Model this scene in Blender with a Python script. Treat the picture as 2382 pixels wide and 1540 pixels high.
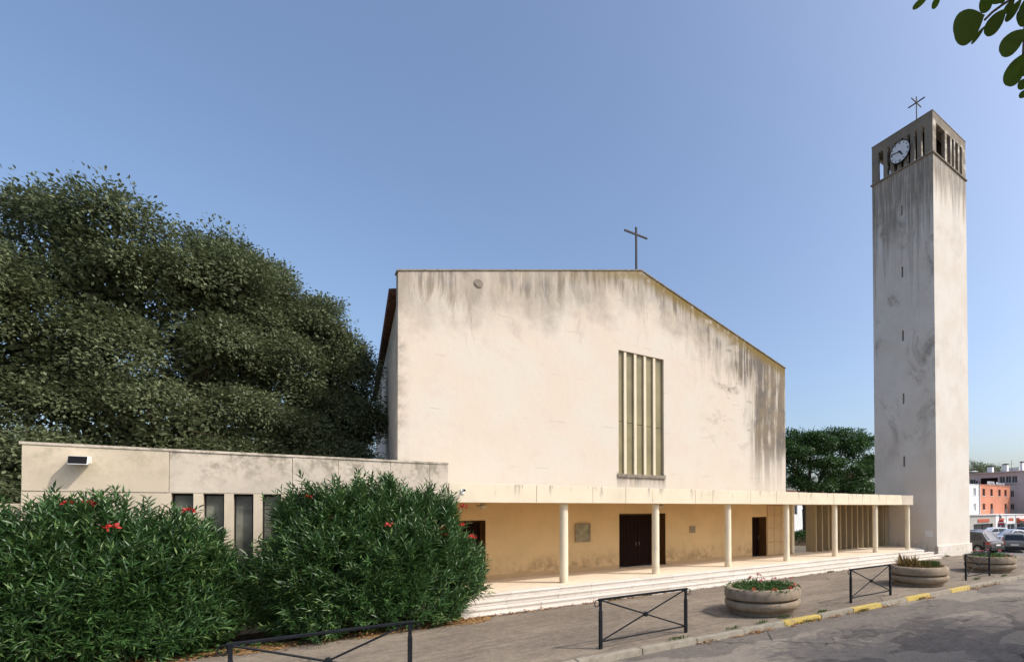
import bpy, math, random
import numpy as np
from mathutils import Vector, Matrix

random.seed(7)
sc = bpy.context.scene
COL = sc.collection
for o in list(bpy.data.objects):
    bpy.data.objects.remove(o)

# ------------------------------------------------------------------ camera
EYE = 2.98
YAW, PIT, ROL = math.radians(38.7707), math.radians(0.711), math.radians(-0.2863)
FPX, PPX, PPY, IW, IH = 1185.3879, 1636.5203, 1172.4185, 2382.0, 1540.0
_r = Vector((math.cos(YAW), -math.sin(YAW), 0)); _f = Vector((math.sin(YAW), math.cos(YAW), 0)); _u = Vector((0, 0, 1))
CF = _f * math.cos(PIT) + _u * math.sin(PIT); _u2 = _u * math.cos(PIT) - _f * math.sin(PIT)
CR = _r * math.cos(ROL) + _u2 * math.sin(ROL); CU = _u2 * math.cos(ROL) - _r * math.sin(ROL)
cd = bpy.data.cameras.new('camera'); cam = bpy.data.objects.new('camera', cd); COL.objects.link(cam)
cd.sensor_width = 36; cd.sensor_fit = 'HORIZONTAL'; cd.lens = FPX / IW * 36
cd.shift_x = (IW / 2 - PPX) / IW; cd.shift_y = (PPY - IH / 2) / IW
cd.clip_start = 0.05; cd.clip_end = 3000
m3 = Matrix((CR, CU, -CF)).transposed()
cam.matrix_world = Matrix.Translation((0, 0, EYE)) @ m3.to_4x4()
sc.camera = cam
sc.cycles.use_denoising = True
sc.cycles.max_bounces = 8

# ------------------------------------------------------------------ sky, sun, exposure
SUN = Vector((0.68, -0.69, 1.0)).normalized()
SUN_EL = math.asin(SUN.z); SUN_AZ = math.atan2(SUN.x, SUN.y)
w = bpy.data.worlds.new('World'); sc.world = w; w.use_nodes = True
wn = w.node_tree.nodes; wl = w.node_tree.links
sky = wn.new('ShaderNodeTexSky'); sky.sky_type = 'NISHITA'; sky.sun_disc = False
sky.sun_elevation = SUN_EL; sky.sun_rotation = SUN_AZ
sky.air_density = 1.0; sky.dust_density = 3.7; sky.ozone_density = 2.8; sky.altitude = 30
bg = wn['Background']; bg.inputs['Strength'].default_value = 0.15
wl.new(sky.outputs[0], bg.inputs[0])
ld = bpy.data.lights.new('sun', 'SUN'); ld.energy = 2.05; ld.angle = math.radians(0.53); ld.color = (1.0, 0.95, 0.865)
sun = bpy.data.objects.new('sun', ld); COL.objects.link(sun)
sun.rotation_euler = (-SUN).to_track_quat('-Z', 'Y').to_euler(); sun.location = SUN * 60
vs = sc.view_settings
vs.view_transform = 'Standard'; vs.look = 'None'; vs.gamma = 1.0; vs.exposure = 0.55; vs.use_curve_mapping = False

# ------------------------------------------------------------------ node helpers
class M:
    def __init__(s, name):
        s.m = bpy.data.materials.new(name); s.m.use_nodes = True
        s.t = s.m.node_tree; s.b = s.t.nodes['Principled BSDF']; s.out = s.t.nodes['Material Output']
    def n(s, typ, **kw):
        nd = s.t.nodes.new(typ)
        for k, v in kw.items():
            if k.startswith('i_'):
                key = k[2:]; key = int(key) if key.isdigit() else key
                s.put(nd.inputs[key], v)
            else: setattr(nd, k, v)
        return nd
    def put(s, sock, v):
        if isinstance(v, bpy.types.NodeSocket): s.t.links.new(v, sock)
        else:
            if isinstance(v, tuple) and len(v) == 3 and sock.type == 'RGBA': v = v + (1,)
            sock.default_value = v
    def math(s, op, a, b=None, c=None, clamp=False):
        nd = s.t.nodes.new('ShaderNodeMath'); nd.operation = op; nd.use_clamp = clamp
        s.put(nd.inputs[0], a)
        if b is not None: s.put(nd.inputs[1], b)
        if c is not None: s.put(nd.inputs[2], c)
        return nd.outputs[0]
    def pos(s):
        if not hasattr(s, '_p'):
            g = s.n('ShaderNodeNewGeometry'); sp = s.n('ShaderNodeSeparateXYZ', i_0=g.outputs['Position'])
            s._g = g; s._p = (g.outputs['Position'], sp.outputs[0], sp.outputs[1], sp.outputs[2])
        return s._p
    def vec(s, x, y, z):
        return s.n('ShaderNodeCombineXYZ', i_0=x, i_1=y, i_2=z).outputs[0]
    def scaled(s, k):
        return s.n('ShaderNodeVectorMath', operation='MULTIPLY', i_0=s.pos()[0], i_1=k).outputs[0]
    def noise(s, scale, detail=4, rough=0.55, vec=None, dist=0.0):
        nd = s.n('ShaderNodeTexNoise', i_Scale=scale, i_Detail=detail, i_Roughness=rough, i_Distortion=dist)
        s.put(nd.inputs['Vector'], vec if vec is not None else s.pos()[0])
        return nd.outputs['Fac']
    def ss(s, v, a, b):
        nd = s.n('ShaderNodeMapRange', interpolation_type='SMOOTHSTEP', i_0=v, i_1=a, i_2=b, i_3=0.0, i_4=1.0)
        return nd.outputs[0]
    def mix(s, f, a, b, mode='MIX'):
        nd = s.n('ShaderNodeMix', data_type='RGBA', blend_type=mode)
        s.put(nd.inputs[0], f); s.put(nd.inputs[6], a); s.put(nd.inputs[7], b)
        return nd.outputs[2]
    def bump(s, h, dist=0.01, strength=0.5):
        b = s.n('ShaderNodeBump', i_Strength=strength, i_Distance=dist, i_Height=h)
        s.t.links.new(b.outputs[0], s.b.inputs['Normal'])
    def done(s, col=None, rough=0.8, spec=0.3, metal=0.0):
        if col is not None: s.put(s.b.inputs['Base Color'], col)
        s.put(s.b.inputs['Roughness'], rough); s.b.inputs['Specular IOR Level'].default_value = spec
        s.b.inputs['Metallic'].default_value = metal
        return s.m

def mat_plain(name, col, rough=0.7, spec=0.3, metal=0.0, var=0.12, scale=6.0, bump=0.0):
    m = M(name); n1 = m.noise(scale, 5, 0.6)
    c2 = tuple(max(0, c * (1 - var * 2)) for c in col); c1 = tuple(min(1, c * (1 + var)) for c in col)
    if bump: m.bump(m.noise(scale * 12, 3), bump, 0.6)
    return m.done(m.mix(m.ss(n1, 0.3, 0.7), c2, c1), rough, spec, metal)

XM, XL, XR, YF, ZE, ZA = 12.30, 2.70, 21.90, 19.75, 11.09, 13.91
SLP = (ZA - ZE) / (XM - XL)

def mat_facade():
    m = M('facade_render'); p, X, Y, Z = m.pos()
    base = m.mix(m.ss(m.noise(0.55, 5, 0.6), 0.35, 0.68), (0.69, 0.595, 0.485), (0.685, 0.62, 0.52))
    base = m.mix(m.math('MULTIPLY', m.ss(m.noise(1.6, 6, 0.65), 0.52, 0.75), 0.55), base, (0.655, 0.535, 0.455))
    roof = m.math('SUBTRACT', ZA, m.math('MULTIPLY', m.math('ABSOLUTE', m.math('SUBTRACT', X, XM)), SLP))
    d = m.math('SUBTRACT', roof, Z)
    wob = m.noise(0.7, 4, 0.6)
    st = m.noise(1.0, 6, 0.7, m.vec(m.math('ADD', m.math('MULTIPLY', X, 1.45), m.math('MULTIPLY', wob, 1.4)), m.math('MULTIPLY', Y, 0.3), m.math('MULTIPLY', Z, 0.16)))
    st2 = m.noise(1.0, 5, 0.7, m.vec(m.math('MULTIPLY', X, 6.0), Y, m.math('MULTIPLY', Z, 0.45)))
    right = m.ss(X, 13.0, 20.0)
    ln = m.math('ADD', m.math('ADD', 0.25, m.math('MULTIPLY', m.math('POWER', st, 2.2), 8.5)), m.math('MULTIPLY', right, m.math('MULTIPLY', wob, 4.2)))
    k = m.math('SUBTRACT', 1.0, m.math('DIVIDE', d, ln), clamp=True)
    k = m.math('MULTIPLY', m.ss(k, 0.0, 0.75), m.math('ADD', 0.22, m.math('MULTIPLY', m.ss(st2, 0.34, 0.64), 0.85)), clamp=True)
    k = m.math('MULTIPLY', k, m.math('ADD', 0.68, m.math('MULTIPLY', right, 0.55)))
    zone = m.ss(m.noise(0.33, 3, .5), 0.36, 0.60)
    k = m.math('MULTIPLY', k, m.math('ADD', 0.35, m.math('MULTIPLY', zone, 0.75)), clamp=True)
    soft = m.math('MULTIPLY', m.ss(m.math('ADD', d, m.math('MULTIPLY', m.noise(0.8, 5, .6), -3.4)), 0.9, -0.9), m.math('ADD', 0.22, m.math('MULTIPLY', m.ss(st, 0.3, 0.7), 0.35)))
    k = m.math('MAXIMUM', k, soft)
    # right corner run-off
    cb = m.math('MULTIPLY', m.ss(m.math('ADD', X, m.math('MULTIPLY', wob, 0.5)), 19.1, 19.9), m.ss(m.math('ADD', m.math('MULTIPLY', m.noise(1.0, 5, .65, m.vec(m.math('MULTIPLY', X, 2.4), 0.0, m.math('MULTIPLY', Z, 0.13))), 1.0), m.math('MULTIPLY', m.noise(0.7, 6, .7, m.scaled((1.5, 1, .8))), 0.40)), 0.52, 0.74))
    cb = m.math('MULTIPLY', cb, m.ss(Z, 3.2, 7.5))
    # left edge and blotches right of the window
    le = m.math('MULTIPLY', m.ss(m.math('ADD', X, m.math('MULTIPLY', wob, 0.5)), 3.45, 2.75), m.math('MULTIPLY', m.ss(m.noise(2.4, 5, .7), 0.35, 0.7), 0.7))
    bl = m.math('MULTIPLY', m.math('MULTIPLY', m.ss(X, 15.2, 17.6), m.ss(m.noise(0.75, 7, 0.72, m.scaled((1, 1, 1.5))), 0.50, 0.72)), m.math('MULTIPLY', m.ss(Z, 4.5, 8.5), 0.85))
    # run-off under the window sill
    sl = m.math('MULTIPLY', m.math('MULTIPLY', m.ss(m.math('ABSOLUTE', m.math('SUBTRACT', X, XM)), 1.36, 1.2), m.ss(Z, 3.7, 4.6)), m.math('MULTIPLY', m.ss(Z, 4.75, 4.6), m.ss(st2, 0.25, 0.7)))
    dirt = m.math('MAXIMUM', m.math('MAXIMUM', k, m.math('MULTIPLY', cb, 0.9)), m.math('MAXIMUM', m.math('MAXIMUM', le, bl), m.math('MULTIPLY', sl, 0.8)))
    dc = m.mix(m.ss(m.noise(1.3, 4), 0.4, 0.65), (0.235, 0.19, 0.135), (0.165, 0.145, 0.125))
    dirt = m.math('MULTIPLY', dirt, 1.22, clamp=True)
    c = m.mix(dirt, base, dc)
    fr_ = m.math('ABSOLUTE', m.math('SUBTRACT', m.math('FRACT', m.math('ADD', m.math('DIVIDE', Z, 1.9), m.math('MULTIPLY', m.noise(1.5, 3), 0.05))), 0.5))
    c = m.mix(m.math('MULTIPLY', m.ss(fr_, 0.016, 0.004), m.math('MULTIPLY', m.ss(m.noise(0.9, 3), 0.52, 0.62), 0.35)), c, (0.40, 0.33, 0.26))
    moss = m.math('MULTIPLY', m.math('MULTIPLY', m.ss(m.math('ADD', d, m.math('MULTIPLY', st2, -0.6)), 0.45, -0.15), m.ss(X, 6.5, 14.0)), m.ss(m.noise(3.0, 5, .7), 0.30, 0.50))
    c = m.mix(m.math('MULTIPLY', moss, 0.9), c, (0.21, 0.145, 0.04))
    m.bump(m.math('ADD', m.noise(26, 4, .6), m.math('MULTIPLY', m.noise(2.2, 5, .6), 2.5)), 0.008, 0.5)
    return m.done(c, 0.9, 0.15)

def mat_tower():
    m = M('tower_render'); p, X, Y, Z = m.pos()
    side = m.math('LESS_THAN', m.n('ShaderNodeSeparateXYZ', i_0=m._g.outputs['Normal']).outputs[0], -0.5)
    H = m.math('ADD', X, Y)
    base = m.mix(m.ss(m.noise(0.6, 5, .6), 0.35, 0.7), (0.70, 0.65, 0.58), (0.645, 0.58, 0.50))
    st = m.noise(1.0, 6, .7, m.vec(m.math('MULTIPLY', H, 2.2), 0.0, m.math('MULTIPLY', Z, 0.10)))
    st2 = m.noise(1.0, 5, .7, m.vec(m.math('MULTIPLY', H, 8.0), 3.0, m.math('MULTIPLY', Z, 0.3)))
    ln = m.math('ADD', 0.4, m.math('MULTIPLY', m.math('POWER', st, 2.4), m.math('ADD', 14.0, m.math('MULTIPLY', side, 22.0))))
    k = m.math('SUBTRACT', 1.0, m.math('DIVIDE', m.math('SUBTRACT', 26.2, Z), ln), clamp=True)
    k = m.math('MULTIPLY', m.math('MULTIPLY', m.ss(k, 0, .8), m.ss(st2, 0.2, 0.6)), m.math('LESS_THAN', Z, 26.2))
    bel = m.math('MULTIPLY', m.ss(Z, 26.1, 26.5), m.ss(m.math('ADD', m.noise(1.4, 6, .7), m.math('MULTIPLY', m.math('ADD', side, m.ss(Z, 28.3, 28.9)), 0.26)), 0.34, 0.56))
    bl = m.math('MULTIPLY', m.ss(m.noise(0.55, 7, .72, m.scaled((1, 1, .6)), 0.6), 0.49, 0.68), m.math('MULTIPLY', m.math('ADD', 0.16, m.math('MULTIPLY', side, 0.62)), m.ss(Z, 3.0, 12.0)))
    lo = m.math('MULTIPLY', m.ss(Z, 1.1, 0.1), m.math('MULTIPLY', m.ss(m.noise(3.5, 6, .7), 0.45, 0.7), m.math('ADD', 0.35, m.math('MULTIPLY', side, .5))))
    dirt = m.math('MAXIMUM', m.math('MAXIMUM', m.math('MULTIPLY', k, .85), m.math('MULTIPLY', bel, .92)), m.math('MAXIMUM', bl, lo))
    c = m.mix(dirt, base, m.mix(m.ss(m.noise(1.5), .4, .65), (0.18, 0.15, 0.115), (0.24, 0.195, 0.14)))
    fine = m.math('MULTIPLY', m.ss(m.noise(7.0, 6, .75, m.scaled((1, 1, .4))), 0.58, 0.75), 0.35)
    c = m.mix(fine, c, (0.40, 0.37, 0.33))
    m.bump(m.math('ADD', m.noise(22, 4, .6), m.math('MULTIPLY', m.noise(2.0, 6, .65), 2.5)), 0.012, 0.5)
    return m.done(c, 0.9, 0.15)

def mat_cream(name, col, stain=0.3, low=None, streak=None):
    m = M(name); p, X, Y, Z = m.pos()
    c = m.mix(m.ss(m.noise(0.9, 5, .6), 0.35, 0.7), col, tuple(k * 0.90 for k in col))
    c = m.mix(m.math('MULTIPLY', m.ss(m.noise(4.0, 6, .7), 0.55, 0.75), stain), c, tuple(k * 0.6 for k in col))
    if low:   # scuffed band near the floor
        b = m.math('MULTIPLY', m.ss(Z, low + 0.45, low - 0.25), m.ss(m.noise(2.2, 6, .7), 0.40, 0.66))
        c = m.mix(m.math('MULTIPLY', b, 0.75), c, tuple(k * q for k, q in zip(col, (0.5, 0.45, 0.45))))
    if streak:
        st = m.noise(1.0, 4, .7, m.vec(m.math('MULTIPLY', X, 5.0), m.math('MULTIPLY', Y, 5.0), m.math('MULTIPLY', Z, 0.6)))
        k = m.math('MULTIPLY', m.ss(st, 0.56, 0.66), m.ss(Z, streak - 0.55, streak))
        c = m.mix(m.math('MULTIPLY', k, 0.6), c, (0.22, 0.19, 0.15))
    m.bump(m.noise(40, 3), 0.004, 0.4)
    return m.done(c, 0.8, 0.2)

def mat_concrete(name, col, dark, scale=1.0, top=None):
    m = M(name); p, X, Y, Z = m.pos()
    c = m.mix(m.ss(m.noise(0.8 * scale, 6, .65), 0.38, 0.62), col, tuple(k * .85 for k in col))
    c = m.mix(m.math('MULTIPLY', m.n('ShaderNodeObjectInfo').outputs['Random'], 0.35), c, tuple((k * .6 + d_ * .4) for k, d_ in zip(col, dark)))
    n2 = m.noise(2.6 * scale, 8, .76, m.scaled((1, 1, .75)), 0.15)
    k = m.math('MULTIPLY', m.ss(n2, 0.44, 0.62), 0.75)
    if top:
        k = m.math('MULTIPLY', k, m.math('ADD', 0.25, m.math('MULTIPLY', m.ss(Z, top - 0.95, top - 0.1), 1.0)))
    c = m.mix(k, c, dark)
    m.bump(m.math('ADD', m.noise(60, 4, .6), m.math('MULTIPLY', n2, 2.0)), 0.006, 0.5)
    return m.done(c, 0.9, 0.15)

def mat_asphalt(name, c1, c2, patch=None, crack=0.5):
    m = M(name); p, X, Y, Z = m.pos()
    c = m.mix(m.ss(m.noise(0.35, 6, .65, m.scaled((0.7, 1.6, 1))), 0.36, 0.66), c1, c2)
    c = m.mix(m.math('MULTIPLY', m.ss(m.noise(1.7, 7, .75, m.scaled((0.5, 2.2, 1))), 0.47, 0.66), 0.65), c, tuple(k * .62 for k in c1))
    if patch:
        pn = m.noise(0.42, 3, .45, m.n('ShaderNodeVectorMath', operation='ADD', i_0=m.scaled((0.55, 1.25, 1)), i_1=(3.1, 1.2, 0)).outputs[0], 0.35)
        c = m.mix(m.math('MULTIPLY', m.ss(m.math('ADD', pn, m.math('MULTIPLY', m.noise(9, 4, .7), 0.03)), 0.545, 0.555), 0.7), c, patch)
        tn = m.noise(1.3, 4, .55, m.scaled((0.5, 1.7, 1)))
        c = m.mix(m.math('MULTIPLY', m.ss(tn, 0.70, 0.715), 0.65), c, (0.07, 0.06, 0.055))
    sp = m.noise(13, 7, .82)
    c = m.mix(m.math('MULTIPLY', m.ss(sp, 0.53, 0.66), 0.55), c, tuple(min(1, k * 1.6) for k in c2))
    c = m.mix(m.math('MULTIPLY', m.ss(sp, 0.46, 0.32), 0.75), c, tuple(k * .42 for k in c1))
    g2 = m.noise(5.0, 8, .85)
    c = m.mix(m.math('MULTIPLY', m.ss(g2, 0.50, 0.62), 0.38), c, tuple(min(1, k * 1.35) for k in c2))
    c = m.mix(m.math('MULTIPLY', m.ss(g2, 0.49, 0.38), 0.45), c, tuple(k * .6 for k in c1))
    wv = m.n('ShaderNodeVectorMath', operation='ADD', i_0=p, i_1=m.n('ShaderNodeVectorMath', operation='MULTIPLY', i_0=m.n('ShaderNodeTexNoise', i_Scale=1.4, i_Detail=5.0).outputs['Color'], i_1=(1.1, 1.1, 0)).outputs[0]).outputs[0]
    vo = m.n('ShaderNodeTexVoronoi', feature='DISTANCE_TO_EDGE', i_Scale=0.55); m.put(vo.inputs['Vector'], wv)
    ck = m.math('MULTIPLY', m.ss(vo.outputs['Distance'], 0.020, 0.006), m.math('MULTIPLY', m.ss(m.noise(0.6, 3), 0.52, 0.64), crack))
    c = m.mix(ck, c, (0.03, 0.027, 0.024))
    m.bump(m.math('SUBTRACT', m.noise(120, 3, .7), m.math('MULTIPLY', ck, 2.0)), 0.006, 0.7)
    return m.done(c, 0.92, 0.2)

def mat_leaf(name, ca, cb, cc, trans=0.25, rough=0.5, spec=0.3):
    m = M(name); m.pos()
    r = m._g.outputs['Random Per Island']
    cr = m.n('ShaderNodeValToRGB', i_0=r)
    e = cr.color_ramp.elements; e[0].color = ca + (1,); e[1].color = cb + (1,); e[1].position = 0.7
    x = e.new(1.0); x.color = cc + (1,)
    c = m.mix(m.ss(m.noise(0.5, 3), 0.35, 0.7), cr.outputs[0], tuple(v * 0.8 for v in cb))
    m.done(c, rough, spec)
    tr = m.n('ShaderNodeBsdfTranslucent'); m.put(tr.inputs[0], m.mix(0.5, c, tuple(min(1, v * 1.5) for v in cb)))
    mx = m.n('ShaderNodeMixShader', i_0=trans); m.t.links.new(m.b.outputs[0], mx.inputs[1]); m.t.links.new(tr.outputs[0], mx.inputs[2])
    m.t.links.new(mx.outputs[0], m.out.inputs[0])
    return m.m

def mat_yellow():
    m = M('yellow_kerb_paint')
    k = m.ss(m.noise(11, 7, .8), 0.50, 0.58)
    return m.done(m.mix(k, (0.55, 0.40, 0.085), (0.30, 0.24, 0.15)), 0.6, 0.3)

def mat_wood(name, col):
    m = M(name); p, X, Y, Z = m.pos()
    g = m.noise(1.0, 5, .6, m.vec(m.math('MULTIPLY', X, 22.0), m.math('MULTIPLY', Y, 22.0), m.math('MULTIPLY', Z, 1.2)))
    return m.done(m.mix(m.ss(g, .35, .7), col, tuple(c * .45 for c in col)), 0.75, 0.12)

def mat_step():
    m = M('step_stone'); p, X, Y, Z = m.pos()
    r = m.n('ShaderNodeObjectInfo').outputs['Random']
    c = m.mix(r, (0.65, 0.59, 0.515), (0.72, 0.67, 0.60))
    c = m.mix(m.math('MULTIPLY', m.ss(m.noise(3.2, 7, .72), 0.52, 0.72), 0.6), c, (0.50, 0.41, 0.31))
    c = m.mix(m.math('MULTIPLY', m.ss(m.noise(9, 5, .7), 0.6, 0.72), 0.5), c, (0.33, 0.27, 0.2))
    m.bump(m.noise(45, 4), 0.004, 0.5)
    return m.done(c, 0.8, 0.25)

MT = dict(
    facade=mat_facade(), tower=mat_tower(),
    cream=mat_cream('cream_paint', (0.80, 0.70, 0.525), 0.2, streak=3.86),
    column=mat_cream('column_paint', (0.79, 0.69, 0.51), 0.35, low=.6),
    ochre=mat_cream('bounce_warmed_wall_paint', (0.76, 0.55, 0.29), 0.2, low=1.05),  # cream wall; warm bounce from the sunlit floor is put into this colour
    soffit=mat_cream('soffit_paint', (0.74, 0.53, 0.26), 0.2),
    cladding=mat_cream('stone_cladding', (0.60, 0.42, 0.23), 0.5),
    wing=mat_concrete('wing_concrete', (0.69, 0.60, 0.48), (0.31, 0.27, 0.205), 1.0, 4.41),
    wingl=mat_concrete('wing_concrete_light', (0.71, 0.60, 0.45), (0.46, 0.40, 0.28), .6, 4.41),
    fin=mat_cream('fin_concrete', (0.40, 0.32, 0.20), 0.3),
    planter=mat_concrete('planter_concrete', (0.335, 0.265, 0.19), (0.20, 0.155, 0.11), 2.0),
    kerb=mat_concrete('kerb_concrete', (0.36, 0.32, 0.25), (0.22, 0.19, 0.15), 2.0),
    yellow=mat_yellow(), step=mat_step(),
    tile=mat_cream('floor_tile', (0.74, 0.63, 0.48), 0.3),
    pave=mat_asphalt('pavement_asphalt', (0.172, 0.139, 0.107), (0.262, 0.214, 0.160)),
    road=mat_asphalt('road_asphalt', (0.145, 0.124, 0.105), (0.18, 0.153, 0.128), patch=(0.285, 0.243, 0.192), crack=0.8),
    park=mat_asphalt('car_park_asphalt', (0.16, 0.15, 0.14), (0.22, 0.2, 0.18)),
    ground=mat_plain('earth_ground', (0.19, 0.165, 0.12), 0.95, .1, var=.25),
    soil=mat_plain('dark_soil', (0.085, 0.065, 0.045), 0.95, .1, var=.3, bump=.02),
    litter=mat_plain('dry_needle_litter', (0.33, 0.20, 0.09), 0.9, .1, var=.3, scale=14, bump=.02),
    metal=mat_plain('dark_barrier_paint', (0.010, 0.012, 0.016), 0.6, .2, var=.15),
    iron=mat_plain('iron_cross', (0.018, 0.014, 0.012), 0.6, .3),
    door=mat_wood('dark_door_wood', (0.022, 0.0085, 0.0055)),
    reveal=mat_wood('door_reveal_wood', (0.16, 0.085, 0.035)),
    steel=mat_plain('brushed_steel', (0.55, 0.55, 0.53), 0.35, .5, 1.0),
    olive=mat_plain('olive_pane', (0.25, 0.21, 0.10), 0.4, .5, var=.12, scale=.8),
    wingglass=mat_plain('dusty_wing_glass', (0.17, 0.175, 0.14), 0.3, .5, var=.3, scale=1.5),
    roof=mat_plain('clay_tile', (0.12, 0.055, 0.035), 0.85, .2, var=.3, scale=5),
    bark=mat_plain('bark', (0.10, 0.075, 0.052), 0.95, .1, var=.3, scale=10, bump=.03),
    stain=mat_concrete('stained_sill', (0.33, 0.28, 0.22), (0.14, 0.12, 0.10), 3.0),
    white=mat_plain('white_paint', (0.78, 0.77, 0.74), 0.6, .3, var=.04),
    dial=mat_plain('clock_dial', (0.72, 0.73, 0.74), 0.4, .4, var=.03),
    black=mat_plain('black_paint', (0.010, 0.010, 0.011), 0.7, .15),
    paleglass=mat_plain('frosted_lamp_glass', (0.55, 0.45, 0.3), 0.3, .5),
    board=mat_plain('notice_paper', (0.34, 0.30, 0.17), 0.4, .5, var=.2, scale=3),
    bronze=mat_plain('plaque_stone', (0.36, 0.27, 0.18), 0.6, .3),
    oleander=mat_leaf('oleander_leaf', (0.022, 0.060, 0.016), (0.066, 0.150, 0.040), (0.21, 0.30, 0.09), 0.2, 0.36, 0.55),
    treeleaf=mat_leaf('broadleaf_leaf', (0.070, 0.092, 0.043), (0.140, 0.168, 0.080), (0.205, 0.228, 0.115), 0.22, 0.5),
    treeleaf2=mat_leaf('dark_green_leaf', (0.018, 0.048, 0.012), (0.040, 0.095, 0.020), (0.07, 0.14, 0.03), 0.25, 0.5),
    bigleaf=mat_leaf('hanging_leaf', (0.11, 0.16, 0.03), (0.13, 0.19, 0.035), (0.16, 0.22, 0.045), 0.55, 0.5),
    geranium=mat_leaf('geranium_leaf', (0.03, 0.075, 0.015), (0.06, 0.13, 0.025), (0.11, 0.18, 0.04), 0.25),
    drygrass=mat_leaf('dry_grass', (0.22, 0.14, 0.05), (0.34, 0.23, 0.09), (0.42, 0.32, 0.15), 0.2, 0.8, .1),
    grass=mat_leaf('weed_leaf', (0.05, 0.085, 0.02), (0.09, 0.14, 0.03), (0.14, 0.18, 0.05), 0.2),
    deadleaf=mat_leaf('dead_leaf', (0.22, 0.10, 0.04), (0.36, 0.19, 0.08), (0.50, 0.33, 0.17), 0.1, 0.8, .1),
    red=mat_leaf('red_petal', (0.40, 0.02, 0.02), (0.50, 0.035, 0.03), (0.55, 0.07, 0.05), 0.2),
    coral=mat_leaf('coral_petal', (0.65, 0.10, 0.05), (0.7, 0.14, 0.07), (0.72, 0.2, 0.12), 0.2),
    pink=mat_leaf('pink_petal', (0.6, 0.13, 0.18), (0.65, 0.2, 0.24), (0.7, 0.3, 0.34), 0.2),
    h_orange=mat_plain('orange_render', (0.62, 0.265, 0.165), 0.85, .2, var=.05, scale=.5),
    h_white=mat_plain('white_render', (0.76, 0.76, 0.75), 0.85, .2, var=.04, scale=.5),
    h_grey=mat_plain('grey_render', (0.55, 0.485, 0.45), 0.85, .2, var=.05, scale=.4),
    h_shopgrey=mat_plain('shop_grey_render', (0.44, 0.42, 0.39), 0.85, .2, var=.05, scale=.4),
    h_frame=mat_plain('window_frame', (0.24, 0.12, 0.09), 0.6, .3),
    h_glass=mat_plain('dark_window_glass', (0.035, 0.04, 0.05), 0.12, .6),
    h_pale=mat_plain('pale_shutter', (0.5, 0.5, 0.5), 0.6, .3),
    h_sign=mat_plain('red_sign', (0.50, 0.12, 0.06), 0.6, .3, var=.05),
    noentry=mat_plain('sign_red', (0.42, 0.02, 0.03), 0.4, .4, var=.04),
    tyre=mat_plain('tyre_rubber', (0.02, 0.02, 0.02), 0.85, .2),
    rim=mat_plain('wheel_rim', (0.6, 0.6, 0.6), 0.3, .5, .6),
    carglass=mat_plain('car_glass', (0.015, 0.018, 0.022), 0.06, .7),
    trim=mat_plain('car_black_trim', (0.02, 0.02, 0.022), 0.6, .3),
    lamp_red=mat_plain('tail_lamp_red', (0.45, 0.02, 0.015), 0.15, .6),
    lamp_clear=mat_plain('head_lamp_clear', (0.6, 0.62, 0.65), 0.1, .6),
)
def car_paint(name, col, metal=0.3):
    m = M(name); m.b.inputs['Coat Weight'].default_value = 0.8; m.b.inputs['Coat Roughness'].default_value = 0.05
    return m.done(m.mix(m.ss(m.noise(1.2), .4, .6), col, tuple(c * .93 for c in col)), 0.35, 0.5, metal)
MT['p_grey'] = car_paint('car_dark_grey', (0.055, 0.055, 0.058)); MT['p_beige'] = car_paint('car_grey_beige', (0.22, 0.205, 0.18))
MT['p_silver'] = car_paint('car_silver', (0.50, 0.52, 0.55)); MT['p_white'] = car_paint('car_white', (0.70, 0.71, 0.72), 0.0)
MT['p_blue'] = car_paint('car_blue', (0.10, 0.13, 0.22))

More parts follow.
